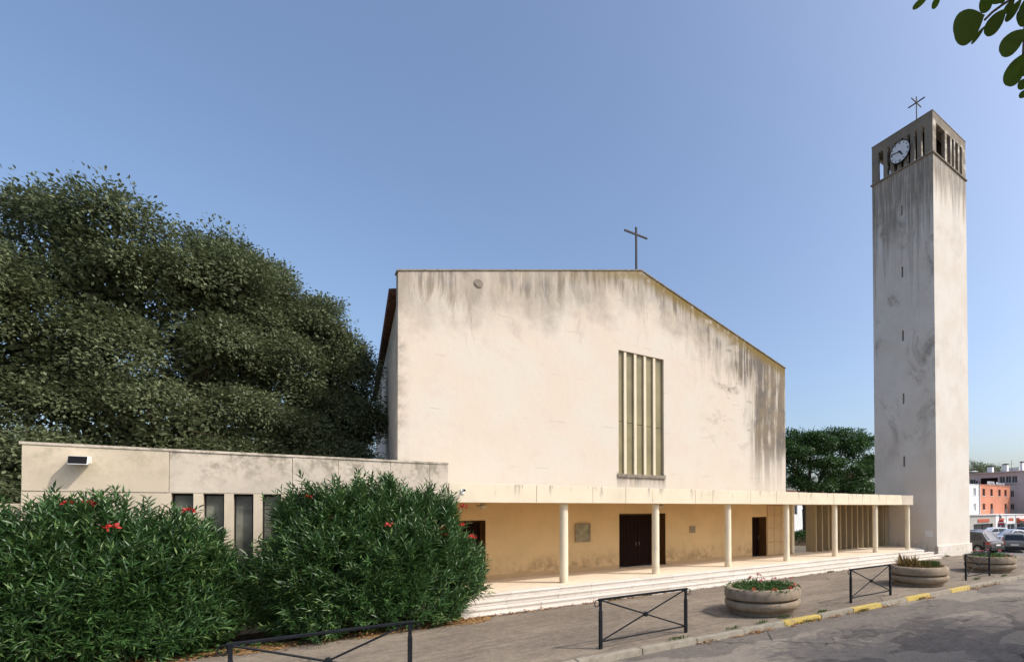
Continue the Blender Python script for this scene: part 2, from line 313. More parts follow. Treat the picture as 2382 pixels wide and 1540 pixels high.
# ------------------------------------------------------------------ mesh helpers
class MB:
    def __init__(s): s.v = []; s.f = []
    def add(s, vs, fs):
        o = len(s.v); s.v += [tuple(q) for q in vs]; s.f += [tuple(i + o for i in f) for f in fs]; return s
    def box(s, x0, x1, y0, y1, z0, z1):
        vs = [(x, y, z) for z in (z0, z1) for (x, y) in ((x0, y0), (x1, y0), (x1, y1), (x0, y1))]
        return s.add(vs, [(3, 2, 1, 0), (4, 5, 6, 7), (0, 1, 5, 4), (1, 2, 6, 5), (2, 3, 7, 6), (3, 0, 4, 7)])
    def hexa(s, b, t):
        return s.add(list(b) + list(t), [(3, 2, 1, 0), (4, 5, 6, 7), (0, 1, 5, 4), (1, 2, 6, 5), (2, 3, 7, 6), (3, 0, 4, 7)])
    def prism(s, poly, axis, a, b):
        n = len(poly)
        def P(q, t):
            return (t, q[0], q[1]) if axis == 0 else ((q[0], t, q[1]) if axis == 1 else (q[0], q[1], t))
        vs = [P(q, a) for q in poly] + [P(q, b) for q in poly]
        fs = [tuple(range(n))[::-1], tuple(range(n, 2 * n))] + [(i, (i + 1) % n, n + (i + 1) % n, n + i) for i in range(n)]
        return s.add(vs, fs)
    def tube(s, pts, rad, n=8, cap=True):
        pts = [Vector(q) for q in pts]; rad = rad if isinstance(rad, (list, tuple)) else [rad] * len(pts)
        vs = []; ref = Vector((0.13, 0.27, 0.95))
        for i, q in enumerate(pts):
            t = (pts[min(i + 1, len(pts) - 1)] - pts[max(i - 1, 0)]).normalized()
            if abs(t.dot(ref)) > 0.97: ref = Vector((1, 0.1, 0))
            a = t.cross(ref).normalized(); b = t.cross(a)
            for k in range(n):
                th = 2 * math.pi * k / n; vs.append(q + (a * math.cos(th) + b * math.sin(th)) * rad[i])
        fs = [(i * n + k, i * n + (k + 1) % n, (i + 1) * n + (k + 1) % n, (i + 1) * n + k) for i in range(len(pts) - 1) for k in range(n)]
        if cap: fs += [tuple(range(n))[::-1], tuple(range((len(pts) - 1) * n, len(pts) * n))]
        return s.add(vs, fs)
    def lathe(s, prof, c, n=32, axis=2, cap=True):
        vs = []
        for (r, h) in prof:
            for k in range(n):
                th = 2 * math.pi * k / n; a, b = r * math.cos(th), r * math.sin(th)
                q = (a, b, h) if axis == 2 else ((h, a, b) if axis == 0 else (a, h, b))
                vs.append((c[0] + q[0], c[1] + q[1], c[2] + q[2]))
        m = len(prof)
        fs = [(i * n + k, i * n + (k + 1) % n, (i + 1) * n + (k + 1) % n, (i + 1) * n + k) for i in range(m - 1) for k in range(n)]
        if cap: fs += [tuple(range(n))[::-1], tuple(range((m - 1) * n, m * n))]
        return s.add(vs, fs)
    def bar(s, a, b, w, h=None):      # rectangular bar from a to b
        a, b = Vector(a), Vector(b); h = h or w; t = (b - a).normalized()
        ref = Vector((0, 0, 1)) if abs(t.z) < 0.95 else Vector((0, 1, 0))
        p = t.cross(ref).normalized() * w / 2; q = t.cross(p).normalized() * h / 2
        return s.hexa([a - p - q, a + p - q, a + p + q, a - p + q], [b - p - q, b + p - q, b + p + q, b - p + q])
    def holes(s, axis, at, depth, u0, u1, z0, z1, hs):
        """wall panel with real openings; axis 1: lies in X-Z at Y=at going back by depth; axis 0: in Y-Z at X=at"""
        us = sorted(set([u0, u1] + [q for h in hs for q in h[:2]])); zs = sorted(set([z0, z1] + [q for h in hs for q in h[2:4]]))
        solid = lambda i, j: 0 <= i < len(us) - 1 and 0 <= j < len(zs) - 1 and not any(h[0] <= us[i] and us[i + 1] <= h[1] and h[2] <= zs[j] and zs[j + 1] <= h[3] for h in hs)
        P = (lambda u, d, z: (u, at + d, z)) if axis == 1 else (lambda u, d, z: (at + d, u, z))
        for i in range(len(us) - 1):
            for j in range(len(zs) - 1):
                if not solid(i, j): continue
                a, b, c, d = us[i], us[i + 1], zs[j], zs[j + 1]
                s.add([P(a, 0, c), P(b, 0, c), P(b, 0, d), P(a, 0, d)], [(0, 1, 2, 3)])
                s.add([P(a, depth, c), P(b, depth, c), P(b, depth, d), P(a, depth, d)], [(3, 2, 1, 0)])
                if not solid(i - 1, j): s.add([P(a, 0, c), P(a, 0, d), P(a, depth, d), P(a, depth, c)], [(0, 1, 2, 3)])
                if not solid(i + 1, j): s.add([P(b, 0, c), P(b, depth, c), P(b, depth, d), P(b, 0, d)], [(0, 1, 2, 3)])
                if not solid(i, j - 1): s.add([P(a, 0, c), P(a, depth, c), P(b, depth, c), P(b, 0, c)], [(0, 1, 2, 3)])
                if not solid(i, j + 1): s.add([P(a, 0, d), P(b, 0, d), P(b, depth, d), P(a, depth, d)], [(0, 1, 2, 3)])
        return s
    def mesh(s, name, mat, smooth=False):
        me = bpy.data.meshes.new(name); me.from_pydata(s.v, [], s.f); me.materials.append(mat)
        if smooth:
            me.polygons.foreach_set('use_smooth', [len(p.vertices) < 5 for p in me.polygons])
        me.update(); return me
    def build(s, name, mat, parent=None, smooth=False, bevel=0.0):
        me = s.mesh(name, MT[mat] if isinstance(mat, str) else mat, smooth)
        o = bpy.data.objects.new(name, me); COL.objects.link(o)
        if parent is not None: attach(o, parent)
        if bevel:
            b = o.modifiers.new('edge', 'BEVEL'); b.width = bevel; b.segments = 2; b.limit_method = 'ANGLE'
        if smooth and not bevel: me.set_sharp_from_angle(angle=math.radians(40))
        return o

def attach(o, parent):
    o.parent = parent
    if parent.type == 'EMPTY' and not parent.get('_local'): o.matrix_parent_inverse = Matrix.Translation(-Vector(parent.location))
def thing(name, label, cat, loc=(0, 0, 0), group=None, local=False):
    o = bpy.data.objects.new(name, None); o.empty_display_size = 0.3; COL.objects.link(o); o.location = loc
    if local: o['_local'] = 1
    return tag(o, label, cat, group)
def tag(o, label=None, cat=None, group=None, kind=None):
    if label: o['label'] = label
    if cat: o['category'] = cat
    if group: o['group'] = group
    if kind: o['kind'] = kind
    return o
def struct(o): o['kind'] = 'structure'; return o

rng = np.random.default_rng(11)
def unit(a): return a / np.maximum(np.linalg.norm(a, axis=-1, keepdims=True), 1e-9)
def frames(d, nrm):
    x = unit(d); z = unit(nrm - (nrm * x).sum(-1, keepdims=True) * x); y = np.cross(z, x)
    return np.stack([x, y, z], axis=-1)          # columns
def scatter(name, mat, tv, tf, fr, loc, sc_, parent=None, kind='stuff'):
    tv = np.array(tv, np.float32); tf = np.array(tf, np.int32); n = len(loc); k = len(tv)
    sc_ = np.asarray(sc_, np.float32)
    if sc_.ndim == 1: sc_ = np.repeat(sc_[:, None], 3, 1)
    V = np.einsum('nij,nkj->nki', fr.astype(np.float32), tv[None] * sc_[:, None, :]) + loc[:, None, :].astype(np.float32)
    F = (tf[None] + (np.arange(n) * k)[:, None, None]).reshape(-1, 3)
    me = bpy.data.meshes.new(name); me.vertices.add(n * k); me.vertices.foreach_set('co', V.reshape(-1))
    nf = len(F); me.loops.add(nf * 3); me.loops.foreach_set('vertex_index', F.reshape(-1).astype(np.int32))
    me.polygons.add(nf); me.polygons.foreach_set('loop_start', np.arange(nf, dtype=np.int32) * 3)
    me.update(calc_edges=True); me.materials.append(MT[mat])
    o = bpy.data.objects.new(name, me); COL.objects.link(o)
    if parent is not None: attach(o, parent)
    if kind: o['kind'] = kind
    return o
LEAF_V = [(0, 0, 0), (.45, .5, .06), (.45, 0, -.02), (.45, -.5, .06), (1, 0, -.05)]
LEAF_F = [(0, 2, 1), (0, 3, 2), (1, 2, 4), (2, 3, 4)]
def leafv(w): return [(x, y * w, z) for x, y, z in LEAF_V]
def rdir(n): return unit(rng.normal(size=(n, 3)))

# ------------------------------------------------------------------ ground, road, pavement, kerb
def prof(x):
    if x < 30: return 0.0
    if x < 40: return -0.30 * (x - 30) / 10
    return max(-0.30 - 0.0175 * (x - 40), -1.55)
GX = [-400, -60, -20, 0, 15, 30, 32.5, 35, 37.5, 40, 50, 60, 80, 95, 111.5, 160, 300, 900]
def sheet(name, mat, y0, y1, dz, xs):
    b = MB()
    for a, c in zip(xs[:-1], xs[1:]):
        f0 = y0 if callable(y0) else (lambda x: y0); f1 = y1 if callable(y1) else (lambda x: y1)
        b.add([(a, f0(a), prof(a) + dz), (c, f0(c), prof(c) + dz), (c, f1(c), prof(c) + dz), (a, f1(a), prof(a) + dz)], [(0, 1, 2, 3)])
    return struct(b.build(name, mat))
KF = lambda x: 9.6 - 0.031 * x
sheet('ground', 'ground', -400, 900, -0.20, GX)
sheet('road', 'road', -30, KF, -0.12, [x for x in GX if -60 <= x <= 111.5])
sheet('pavement', 'pave', lambda x: KF(x) + 0.20, 21.0, 0.0, [-60, -20, 0, 15, 30, 32.5, 35, 37.5, 40])
sheet('car_park', 'park', lambda x: KF(x) + 0.20, 39.0, 0.0, [40, 50, 60, 80, 95, 111.5])

kerb = bpy.data.objects.new('kerb', None); COL.objects.link(kerb); struct(kerb)
KJ = [10.24 + 1.46 * i for i in range(-14, 22)]
for i, (a, c) in enumerate(zip(KJ[:-1], KJ[1:])):
    j = i - 14; yel = j in (0, 2, 4, 6)
    dz = random.uniform(-.006, .012); dy = random.uniform(-.012, .012); a2, c2 = a + .008, c - .008
    b = MB(); pa, pc = prof(a), prof(c)
    ya, yc = KF(a) + dy, KF(c) + dy
    b.hexa([(a2, ya - .02, pa - .22), (c2, yc - .02, pc - .22), (c2, yc + .20, pc - .22), (a2, ya + .20, pa - .22)],
           [(a2, ya + .015, pa + .008 + dz), (c2, yc + .015, pc + .008 + dz), (c2, yc + .20, pc + .006 + dz), (a2, ya + .20, pa + .006 + dz)])
    o = b.build('kerb_stone', 'yellow' if yel else 'kerb', kerb, bevel=.015)
    if yel: o['label'] = 'kerb stone painted yellow'

b = MB(); b.add([(-14, 14.75, .012), (3.62, 14.62, .012), (3.62, 16.70, .03), (-14, 16.70, .03)], [(0, 1, 2, 3)])
struct(b.build('soil_bed', 'soil'))
b = MB(); 
xs = np.linspace(-14, 4.3, 40)
for a, c in zip(xs[:-1], xs[1:]):
    ja = 14.55 + .12 * math.sin(a * 3.1) + .08 * math.sin(a * 7.7); jc = 14.55 + .12 * math.sin(c * 3.1) + .08 * math.sin(c * 7.7)
    b.add([(a, ja, .008), (c, jc, .008), (c, 15.15, .022), (a, 15.15, .022)], [(0, 1, 2, 3)])
struct(b.build('litter_strip', 'litter'))

# ------------------------------------------------------------------ church hall
church = thing('church', 'cream rendered gabled church hall with stained facade and slatted window', 'church', (XM, YF, 0))
WX0, WX1, WZ0, WZ1 = XM - 1.2, XM + 1.2, 4.62, 10.07
DX0, DX1, DZ = 11.11, 13.57, 2.86
b = MB()
b.holes(1, YF, .40, XL, XR, 3.40, ZE, [(WX0, WX1, WZ0, WZ1)])
b.prism([(XL, ZE), (XR, ZE), (XM, ZA)], 1, YF, YF + .40)
b.build('facade_wall', 'facade', church)
b = MB(); ov = .035
b.prism([(XL - .04, ZE), (XM, ZA), (XR + .04, ZE), (XR + .04, ZE + .05), (XM, ZA + .05), (XL - .04, ZE + .05)], 1, YF - ov, YF + .44)
b.build('coping', 'stain', church)
b = MB().holes(1, YF, .40, XL, XR, .48, 3.40, [(DX0, DX1, .48, DZ), (19.20, 20.30, .48, 2.62), (4.45, 5.52, .48, 2.66)])
b.build('porch_wall', 'ochre', church)
# side walls (the nave narrows to the back) and back wall
TP = 0.077
for sgn, x0 in ((1, XL), (-1, XR)):
    b = MB(); y0, y1 = YF + .40, 40.0; xa, xb = x0 + sgn * .05, x0 + sgn * TP * (y1 - y0)
    b.hexa([(xa, y0, 0), (xb, y1, 0), (xb + sgn * .3, y1, 0), (xa + sgn * .3, y0, 0)], [(xa, y0, 10.35), (xb, y1, 10.35), (xb + sgn * .3, y1, 10.35), (xa + sgn * .3, y0, 10.35)])
    b.build('side_wall', 'facade', church)
b = MB(); e = TP * 20.2; b.prism([(XL + e, 0), (XR - e, 0), (XR - e, 10.35), (XM, 13.0), (XL + e, 10.35)], 1, 40.0, 40.3); b.build('back_wall', 'facade', church)
rf = None
for sgn, x0 in ((1, XL), (-1, XR)):
    y0, y1 = YF + .44, 40.6; b = MB()
    xa, xb = x0 - sgn * .12, x0 + sgn * (TP * (y1 - y0) - .12)
    lo, hi = 10.42, 13.55
    b.hexa([(xa, y0, lo), (xb, y1, lo), (XM, y1, hi), (XM, y0, hi)], [(xa, y0, lo + .12), (xb, y1, lo + .12), (XM, y1, hi + .12), (XM, y0, hi + .12)])
    rp = b.build('roof', 'roof', church)
    t = MB(); N = 104
    for i in range(N):                                   # rounded tile ends along the eave
        q = (i + .5) / N; y = y0 + (y1 - y0) * q; x = xa + (xb - xa) * q
        t.tube([(x - sgn * .07, y, lo + .13), (x + sgn * 1.6, y, lo + .13 + 1.6 * (hi - lo) / (XM - XL) * 1.0)], .085, 6)
    o = t.build('eave_tiles', 'roof', rp); o['kind'] = 'stuff'
# big window
win = MB().box(WX0 - .06, WX1 + .06, YF - .07, YF + .20, WZ0 - .16, WZ0 - .002).build('window_sill', 'stain', church, bevel=.02)
MUL = [XM - 1.2 + 2.4 * q for q in (.150, .366, .580, .790)]
edges = [WX0] + [e for c in MUL for e in (c - .06, c + .06)] + [WX1]
for k, c in enumerate(MUL):
    MB().box(c - .06, c + .06, YF + .035, YF + .20, WZ0, WZ1).build('mullion', 'column', church)
for k in range(5):
    a, c = edges[2 * k], edges[2 * k + 1]; zj = 6.95 - .03 * k
    for (z0, z1) in ((WZ0, zj - .012), (zj + .012, WZ1)):
        MB().box(a, c, YF + .125 + random.uniform(-.006, .006), YF + .17, z0, z1).build('pane', 'olive', church)
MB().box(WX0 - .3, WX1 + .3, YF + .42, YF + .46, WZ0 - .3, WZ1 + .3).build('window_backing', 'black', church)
# doors
def door(x0, x1, z1, leaves, deep=.30):
    d = MB().holes(1, YF + .44, .10, x0 + .002, x1 - .002, .482, z1 - .002, [(x0 + .07, x1 - .07, .482, z1 - .07)]).build('door_frame', 'reveal', church)
    w_ = (x1 - x0 - .16) / leaves
    for k in range(leaves):
        a = x0 + .08 + k * w_
        lf = MB().box(a + .004, a + w_ - .004, YF + .50, YF + .55, .495, z1 - .08).build('door_leaf', 'door', church)
        nb = 6 if leaves == 2 else 5
        for q in range(nb):
            s0 = a + .02 + (w_ - .04) * q / nb
            MB().box(s0, s0 + (w_ - .04) / nb - .012, YF + .488, YF + .499, .52, z1 - .11).build('door_board', 'door', lf)
        hx = a + (w_ - .1 if k == 0 else .1)
        if leaves == 2 and k == 1: hx = a + .07
        MB().bar((hx, YF + .455, 1.40), (hx, YF + .455, 1.56), .02).bar((hx, YF + .455, 1.54), (hx, YF + .487, 1.54), .015).bar((hx, YF + .455, 1.42), (hx, YF + .487, 1.42), .015).build('handle', 'stain', lf)
    for xx in ((x0, x0 + .012), (x1 - .012, x1)):
        MB().box(xx[0], xx[1], YF + .004, YF + .435, .485, z1 - .002).build('door_jamb', 'reveal', church)
door(DX0, DX1, DZ, 2); door(19.20, 20.30, 2.62, 1); door(4.45, 5.52, 2.66, 1)
MB().box(XL + .1, XR - .1, YF + .60, YF + .63, .48, 3.2).build('door_backing', 'black', church)
for (a, c) in ((5.53, 11.10), (13.58, 19.19)):
    MB().box(a, c, YF - .022, YF - .002, .482, .62).build('skirting', 'cladding', church)
# stone cladding beside the right hand door
xs = [20.32, 20.86, 21.40, 21.88]; zs = [.50, 1.22, 1.98, 2.70, 3.26]
for i in range(3):
    for j in range(4):
        MB().box(xs[i] + .012, xs[i + 1] - .012, YF - .05 - random.uniform(0, .012), YF - .003, zs[j] + .012, zs[j + 1] - .012).build('cladding_panel', 'cladding', church, bevel=.006)
b = MB().bar((XM - .15, 19.95, ZA - .15), (XM - .15, 19.95, 15.94), .075).bar((XM - .76, 19.95, 15.61), (XM - .19, 19.95, 15.61), .07).bar((XM - .11, 19.95, 15.61), (XM + .44, 19.95, 15.61), .07)
b.build('cross', 'iron', church)
MB().lathe([(0.01, 0), (.13, .005), (.16, .02), (.16, .04)], (5.27, YF - .045, 11.38), 14, 1).build('vent_hole', 'stain', church)

# ------------------------------------------------------------------ portico
PX0, PX1, PYF = 3.66, 32.30, 16.10
portico = thing('portico', 'long flat roofed cream portico on round columns with stone steps', 'portico', (18, 17, 0))
MB().box(PX0, 30.55, PYF + .05, 17.2, .0, .435).box(PX0, PX1, 17.2, 21.0, .0, .435).build('platform', 'step', portico)
floor_ = MB().box(PX0 + .01, PX1 - .01, 17.21, 20.9, .436, .4395).build('floor', 'step', portico)
nx = 20; tw = (PX1 - PX0) / nx
tile_me = {}
for i in range(nx):
    for j, (y0, y1) in enumerate(((PYF + .36, 17.35), (17.35, 18.25), (18.25, 19.15), (19.15, YF))):
        x0 = PX0 + i * tw
        if j == 0 and x0 + tw > 30.6: continue
        MB().box(x0 + .004, x0 + tw - .004, y0 + .004, y1 - .004, .44, .48 - random.uniform(0, .003)).build('floor_tile', 'tile', floor_)
MB().box(22.0, PX1, YF + .004, 20.9, .44, .479).build('floor_slab', 'tile', floor_)
steps = [(PYF, .48, .31), (15.78, .33, .34), (15.46, .18, .34)]
for si, (yf, zt, td) in enumerate(steps):
    st = MB().box(PX0 + .05, (30.5, 31.0, 31.5)[si], yf + .06, yf + .40, 0, zt - .05).build('step', 'step', portico)
    x = PX0; xe = (30.55, 31.1, 31.6)[si]
    while x < xe - .05:
        L = min(random.uniform(.95, 1.75), xe - x)
        if xe - x - L < .4: L = xe - x
        o = random.uniform(-.008, .008); z = zt - random.uniform(0, .006)
        yb = yf + td - .004
        b = MB().prism([(yf + .040 + o, zt - .15), (yf + .07 + o, zt - .15), (yf + .07 + o, z - .045), (yb, z - .045), (yb, z), (yf + .008 + o, z), (yf + o, z - .008), (yf + o, z - .034), (yf + .040 + o, z - .04)], 0, x + .005, x + L - .005)
        b.build('step_stone', 'step', st); x += L
x = PX0
while x < 31:
    L = random.uniform(1.6, 2.6); L = min(L, 31.0 - x + .001)
    MB().box(x + .004, x + L - .004, 15.24 + random.uniform(0, .03), 15.515, -.05, .03 + random.uniform(-.006, .006)).build('footing_stone', 'step', portico); x += L
# columns
col_prof = [(.148, .4805), (.152, .50), (.150, .60), (.148, 2.2), (.146, 3.278)]
for i in range(7):
    MB().lathe(col_prof, (7.387 + 3.8458 * i - (.26 if i == 6 else 0), 17.05, 0), 28).build('column', 'column', portico, smooth=True)
# canopy
can = MB().box(3.64, 30.36, 16.83, YF - .005, 3.28, 3.74).box(21.96, 32.33, YF - .004, 20.9, 3.28, 3.70).box(30.37, 32.33, 18.1, YF - .006, 3.285, 3.72).build('canopy', 'soffit', portico)
MB().box(3.64, 30.36, 16.80, 16.829, 3.29, 3.78).build('fascia_backing', 'stain', can)
fj = [3.625, 6.3, 8.35, 9.7, 10.9, 13.0, 13.95, 16.2, 17.9, 20.1, 22.3, 23.6, 24.9, 25.7, 27.3, 29.08, 30.38]
for a, c in zip(fj[:-1], fj[1:]):
    o = random.uniform(-.004, .004)
    MB().box(a + .006, c - .006, 16.735 + o, 16.80, 3.265, 3.855 + random.uniform(-.006, .006)).build('fascia_panel', 'cream' if c < 30 else 'wing', can, bevel=.006)
MB().box(3.65, 30.35, 17.12, YF - .006, 3.742, 3.765).build('roofing_felt', 'kerb', can)
MB().box(3.63, 30.37, 16.803, 17.1, 3.80, 3.835).build('canopy_capping', 'stain', can)
# screen of upright concrete fins and the post by the passage
for i in range(13):
    x = 24.33 + .60 * i
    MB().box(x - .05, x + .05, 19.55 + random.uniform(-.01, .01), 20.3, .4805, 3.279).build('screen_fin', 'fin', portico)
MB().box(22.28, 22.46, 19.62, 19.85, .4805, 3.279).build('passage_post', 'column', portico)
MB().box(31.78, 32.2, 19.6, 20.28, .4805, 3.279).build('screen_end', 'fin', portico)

# things fixed to the porch
nb = thing('notice_board', 'glazed metal framed notice board on the porch wall', 'notice board', (9.37, YF, 1.72))
MB().box(9.05, 9.69, YF - .05, YF - .004, 1.72, 2.44).build('backing', 'board', nb)
MB().holes(1, YF - .085, .034, 9.03, 9.71, 1.70, 2.46, [(9.09, 9.65, 1.76, 2.40)]).build('frame', 'bronze', nb, bevel=.01)
for (x0, x1, z0, z1) in ((9.13, 9.33, 1.98, 2.32), (9.37, 9.58, 1.98, 2.30), (9.18, 9.40, 1.79, 1.93)):
    MB().box(x0, x1, YF - .056, YF - .051, z0, z1).build('notice_sheet', 'drygrass' if False else 'board', nb)
pl = thing('wall_plaque', 'small square plaque on porch wall right of the main door', 'plaque', (15.15, YF, 1.9))
MB().box(14.98, 15.32, YF - .04, YF - .004, 1.90, 2.23).build('slab', 'bronze', pl, bevel=.008)
for k, (a, c, z0, z1) in enumerate(((15.08, 15.22, 2.12, 2.15), (15.08, 15.22, 2.04, 2.09), (15.07, 15.23, 1.97, 2.0))):
    MB().box(a, c, YF - .045, YF - .041, z0, z1).build('engraved_line', 'stain', pl)
def porch_lamp(x, y, label):
    t = thing('porch_lamp', label, 'lamp', (x, y, 3.279), 'porch ceiling lamps')
    MB().lathe([(.07, 3.235), (.07, 3.279)], (x, y, 0), 12).build('mount', 'steel', t)
    MB().lathe([(.02, 3.06), (.10, 3.08), (.15, 3.14), (.16, 3.20), (.05, 3.235)], (x, y, 0), 18).build('glass_bowl', 'paleglass', t, smooth=True)
    MB().bar((x - .22, y, 3.24), (x - .15, y, 3.17), .015).build('arm', 'iron', t)
porch_lamp(5.2, 19.0, 'round glass lamp under the porch ceiling nearest the oleander bush')
porch_lamp(12.82, 19.0, 'round glass lamp under the porch ceiling above the main door')
scm = thing('security_camera', 'small white security camera on the cream fascia', 'camera', (4.0, 16.73, 3.6))
MB().box(3.95, 4.05, 16.70, 16.733, 3.52, 3.66).build('bracket', 'white', scm)
MB().tube([(4.0, 16.72, 3.60), (4.0, 16.52, 3.63)], .018, 8).tube([(3.99, 16.56, 3.65), (3.97, 16.36, 3.62)], .04, 12).build('body', 'white', scm)
MB().tube([(3.97, 16.365, 3.621), (3.969, 16.352, 3.619)], .033, 12).build('lens', 'black', scm)

# ------------------------------------------------------------------ low wing
WYF = 16.75
wing = thing('annex_wing', 'low flat roofed concrete wing with slot windows behind the oleanders', 'building', (-.4, 17.5, 0))
pj = [-4.33, -2.24, -.04, .92, 2.12, 3.11, 3.61]
for k, (a, c) in enumerate(zip(pj[:-1], pj[1:])):
    MB().box(a + .003, c - .003, WYF + random.uniform(-.006, .006), WYF + .25, 3.452, 4.40).build('wall_panel', 'wingl' if k == 0 else 'wing', wing, bevel=.006)
MB().box(-4.36, 3.612, WYF - .02, WYF + .30, 4.402, 4.455).build('coping', 'wing', wing)
NW = 8
hs = [(-2.20 + .527 * i, -2.20 + .527 * i + .36, .95, 3.44) for i in range(NW)]
MB().holes(1, WYF + .012, .28, -4.33, 3.608, 0, 3.447, hs).build('wall', 'wingl', wing)
for i, h in enumerate(hs):
    f = MB().holes(1, WYF + .20, .04, h[0] + .002, h[1] - .002, h[2], h[3] - .002, [(h[0] + .035, h[1] - .03, h[2] + .04, h[3] - .05)]).build('window', 'trim', wing)
    MB().box(h[0] + .03, h[1] - .03, WYF + .215, WYF + .225, h[2], h[3] - .01).build('pane', 'wingglass', f)
MB().box(-4.3, 3.6, WYF + .34, WYF + .36, .1, 4.0).build('window_backing', 'black', wing)
MB().box(-4.32, -4.1, WYF + .30, 23.0, 0, 4.40).build('side_wall', 'wing', wing)
MB().box(-4.32, 2.3, WYF + .37, 23.0, 4.05, 4.25).build('flat_roof', 'wing', wing)
MB().box(3.4, 3.608, WYF + .30, 19.74, 0, 4.40).build('end_wall', 'wingl', wing)
fl = thing('floodlight', 'white boxy floodlight with dark glass on the wing wall', 'floodlight', (-3.5, 16.73, 4.1))
q = .30
b = MB().hexa([(-3.66, WYF - .36, 4.00), (-3.38, WYF - .36, 4.00), (-3.38, WYF - .06, 4.06), (-3.66, WYF - .06, 4.06)],
              [(-3.66, WYF - .30, 4.18), (-3.38, WYF - .30, 4.18), (-3.38, WYF - .06, 4.20), (-3.66, WYF - .06, 4.20)])
b.build('housing', 'white', fl, bevel=.012)
MB().add([(-3.652, WYF - .3590, 4.020), (-3.392, WYF - .3590, 4.020), (-3.392, WYF - .3062, 4.176), (-3.652, WYF - .3062, 4.176)], [(0, 1, 2, 3)]).add([(-3.652, WYF - .345, 4.020), (-3.392, WYF - .345, 4.020), (-3.392, WYF - .295, 4.176), (-3.652, WYF - .295, 4.176)], [(3, 2, 1, 0)]).build('glass', 'black', fl)
MB().box(-3.62, -3.42, WYF - .06, WYF - .008, 4.05, 4.18).build('bracket', 'steel', fl)
gw = thing('garden_wall', 'pale block wall left of the low wing behind the oleander', 'wall', (-8, 20.1, 0))
for k in range(12):
    x = -12.0 - random.uniform(0, .5)
    while x < -5.3:
        L = min(random.uniform(.8, 1.3), -5.2 - x); MB().box(x + .006, x + L - .006, 20.0 + random.uniform(0, .02), 20.25, .27 * k + .006, .27 * k + .264).build('block', 'wingl', gw); x += L

# ------------------------------------------------------------------ bell tower
TX0, TX1, TY0, TY1, TS, TT = 32.36, 37.05, 16.24, 20.72, 26.21, 29.0
tower = thing('bell_tower', 'tall square rendered bell tower with clock and slatted belfry', 'tower', (34.7, 18.5, 0))
sl = [(18.46 - .07, 18.46 + .07, z - .36, z + .36) for z in (23.44, 19.2, 14.83, 10.53, 6.25)]
b = MB().holes(0, TX0, .35, TY0, TY1, -.4, TS, sl)
b.box(TX0 + .35, TX1, TY0, TY0 + .35, -.4, TS).box(TX1 - .35, TX1, TY0 + .35, TY1, -.4, TS).box(TX0 + .35, TX1 - .35, TY1 - .35, TY1, -.4, TS)
b.build('shaft', 'tower', tower)
MB().box(TX0 + .36, TX0 + .38, TY0 + .36, TY1 - .36, 3, TS - .1).build('slit_shade_sheet', 'black', tower)  # black sheet behind the slits, stands for the darkness inside the shaft
MB().box(TX0 - .03, TX1 + .14, TY0 - .10, TY0 - .002, -.5, .62).box(TX1 + .002, TX1 + .14, TY0, TY1 + .1, -.5, .62).build('plinth', 'tower', tower, bevel=.02)
MB().box(TX0 - .09, TX1 + .09, TY0 - .09, TY1 + .09, TS + .002, TS + .10).build('string_course', 'stain', tower, bevel=.02)
ow = [(16.79, 17.02), (17.31, 17.52), (17.79, 18.03), (18.28, 18.52), (18.77, 19.0), (19.28, 19.51), (19.81, 20.20)]
on = [(32.80, 34.02), (34.30, 34.78), (34.99, 35.30), (35.48, 35.90), (36.12, 36.50)]
oz = (TS + .102, 28.38)
for (ax, at, dp, u0, u1, hs) in ((0, TX0, .20, TY0, TY1, ow), (0, TX1 - .20, .20, TY0, TY1, ow), (1, TY0, .24, TX0 + .201, TX1 - .201, on), (1, TY1 - .24, .24, TX0 + .201, TX1 - .201, on)):
    if ax == 1: hs = [(max(a, TX0 + .44), min(c, TX1 - .44)) for a, c in hs]
    MB().holes(ax, at, dp, u0, u1, oz[0], TT, [(a, c, oz[0], oz[1]) for a, c in hs]).build('belfry_wall', 'tower', tower)
MB().box(TX0 + .205, TX1 - .205, TY0 + .245, TY1 - .245, 28.45, 28.8).build('belfry_roof', 'tower', tower)
MB().box(TX0 - .02, TX1 + .02, TY0 - .02, TY1 + .02, TT + .002, TT + .05).build('coping', 'stain', tower)
b = MB().bar((34.56, 18.5, 29.0), (34.56, 18.5, 32.45), .06).bar((34.56, 17.87, 32.02), (34.56, 18.46, 32.02), .06).bar((34.56, 18.54, 32.02), (34.56, 19.12, 32.02), .06).bar((33.9, 18.5, 32.02), (34.52, 18.5, 32.02), .06).bar((34.60, 18.5, 32.02), (35.2, 18.5, 32.02), .06)
b.build('cross', 'iron', tower)
MB().box(TX0 - .008, TX0 - .002, 16.50, 17.03, 1.20, 1.60).build('plaster_patch', 'h_white', tower)
MB().box(TX0 + .75, TX1 - .75, TY0 + .75, TY1 - 1.0, TS + .11, 28.44).build('belfry_shade_box', 'door', tower)  # dark box added inside so the belfry openings look shaded
CY, CZ, CRD = 18.468, 27.417, .708
clock = MB().lathe([(CRD, 0), (CRD, .05)], (TX0 - .16, CY, CZ), 48, 0).build('clock', 'dial', tower)
MB().lathe([(CRD + .001, -.02), (CRD + .05, -.02), (CRD + .05, .06), (CRD + .001, .06), (CRD + .001, -.02)], (TX0 - .16, CY, CZ), 48, 0, False).build('rim', 'black', clock)
MB().bar((TX0 - .10, CY, CZ), (TX0 + .05, CY, CZ), .3).build('mount', 'black', clock)
def cp(th, r, x=TX0 - .168): return (x, CY - r * math.sin(th), CZ + r * math.cos(th))
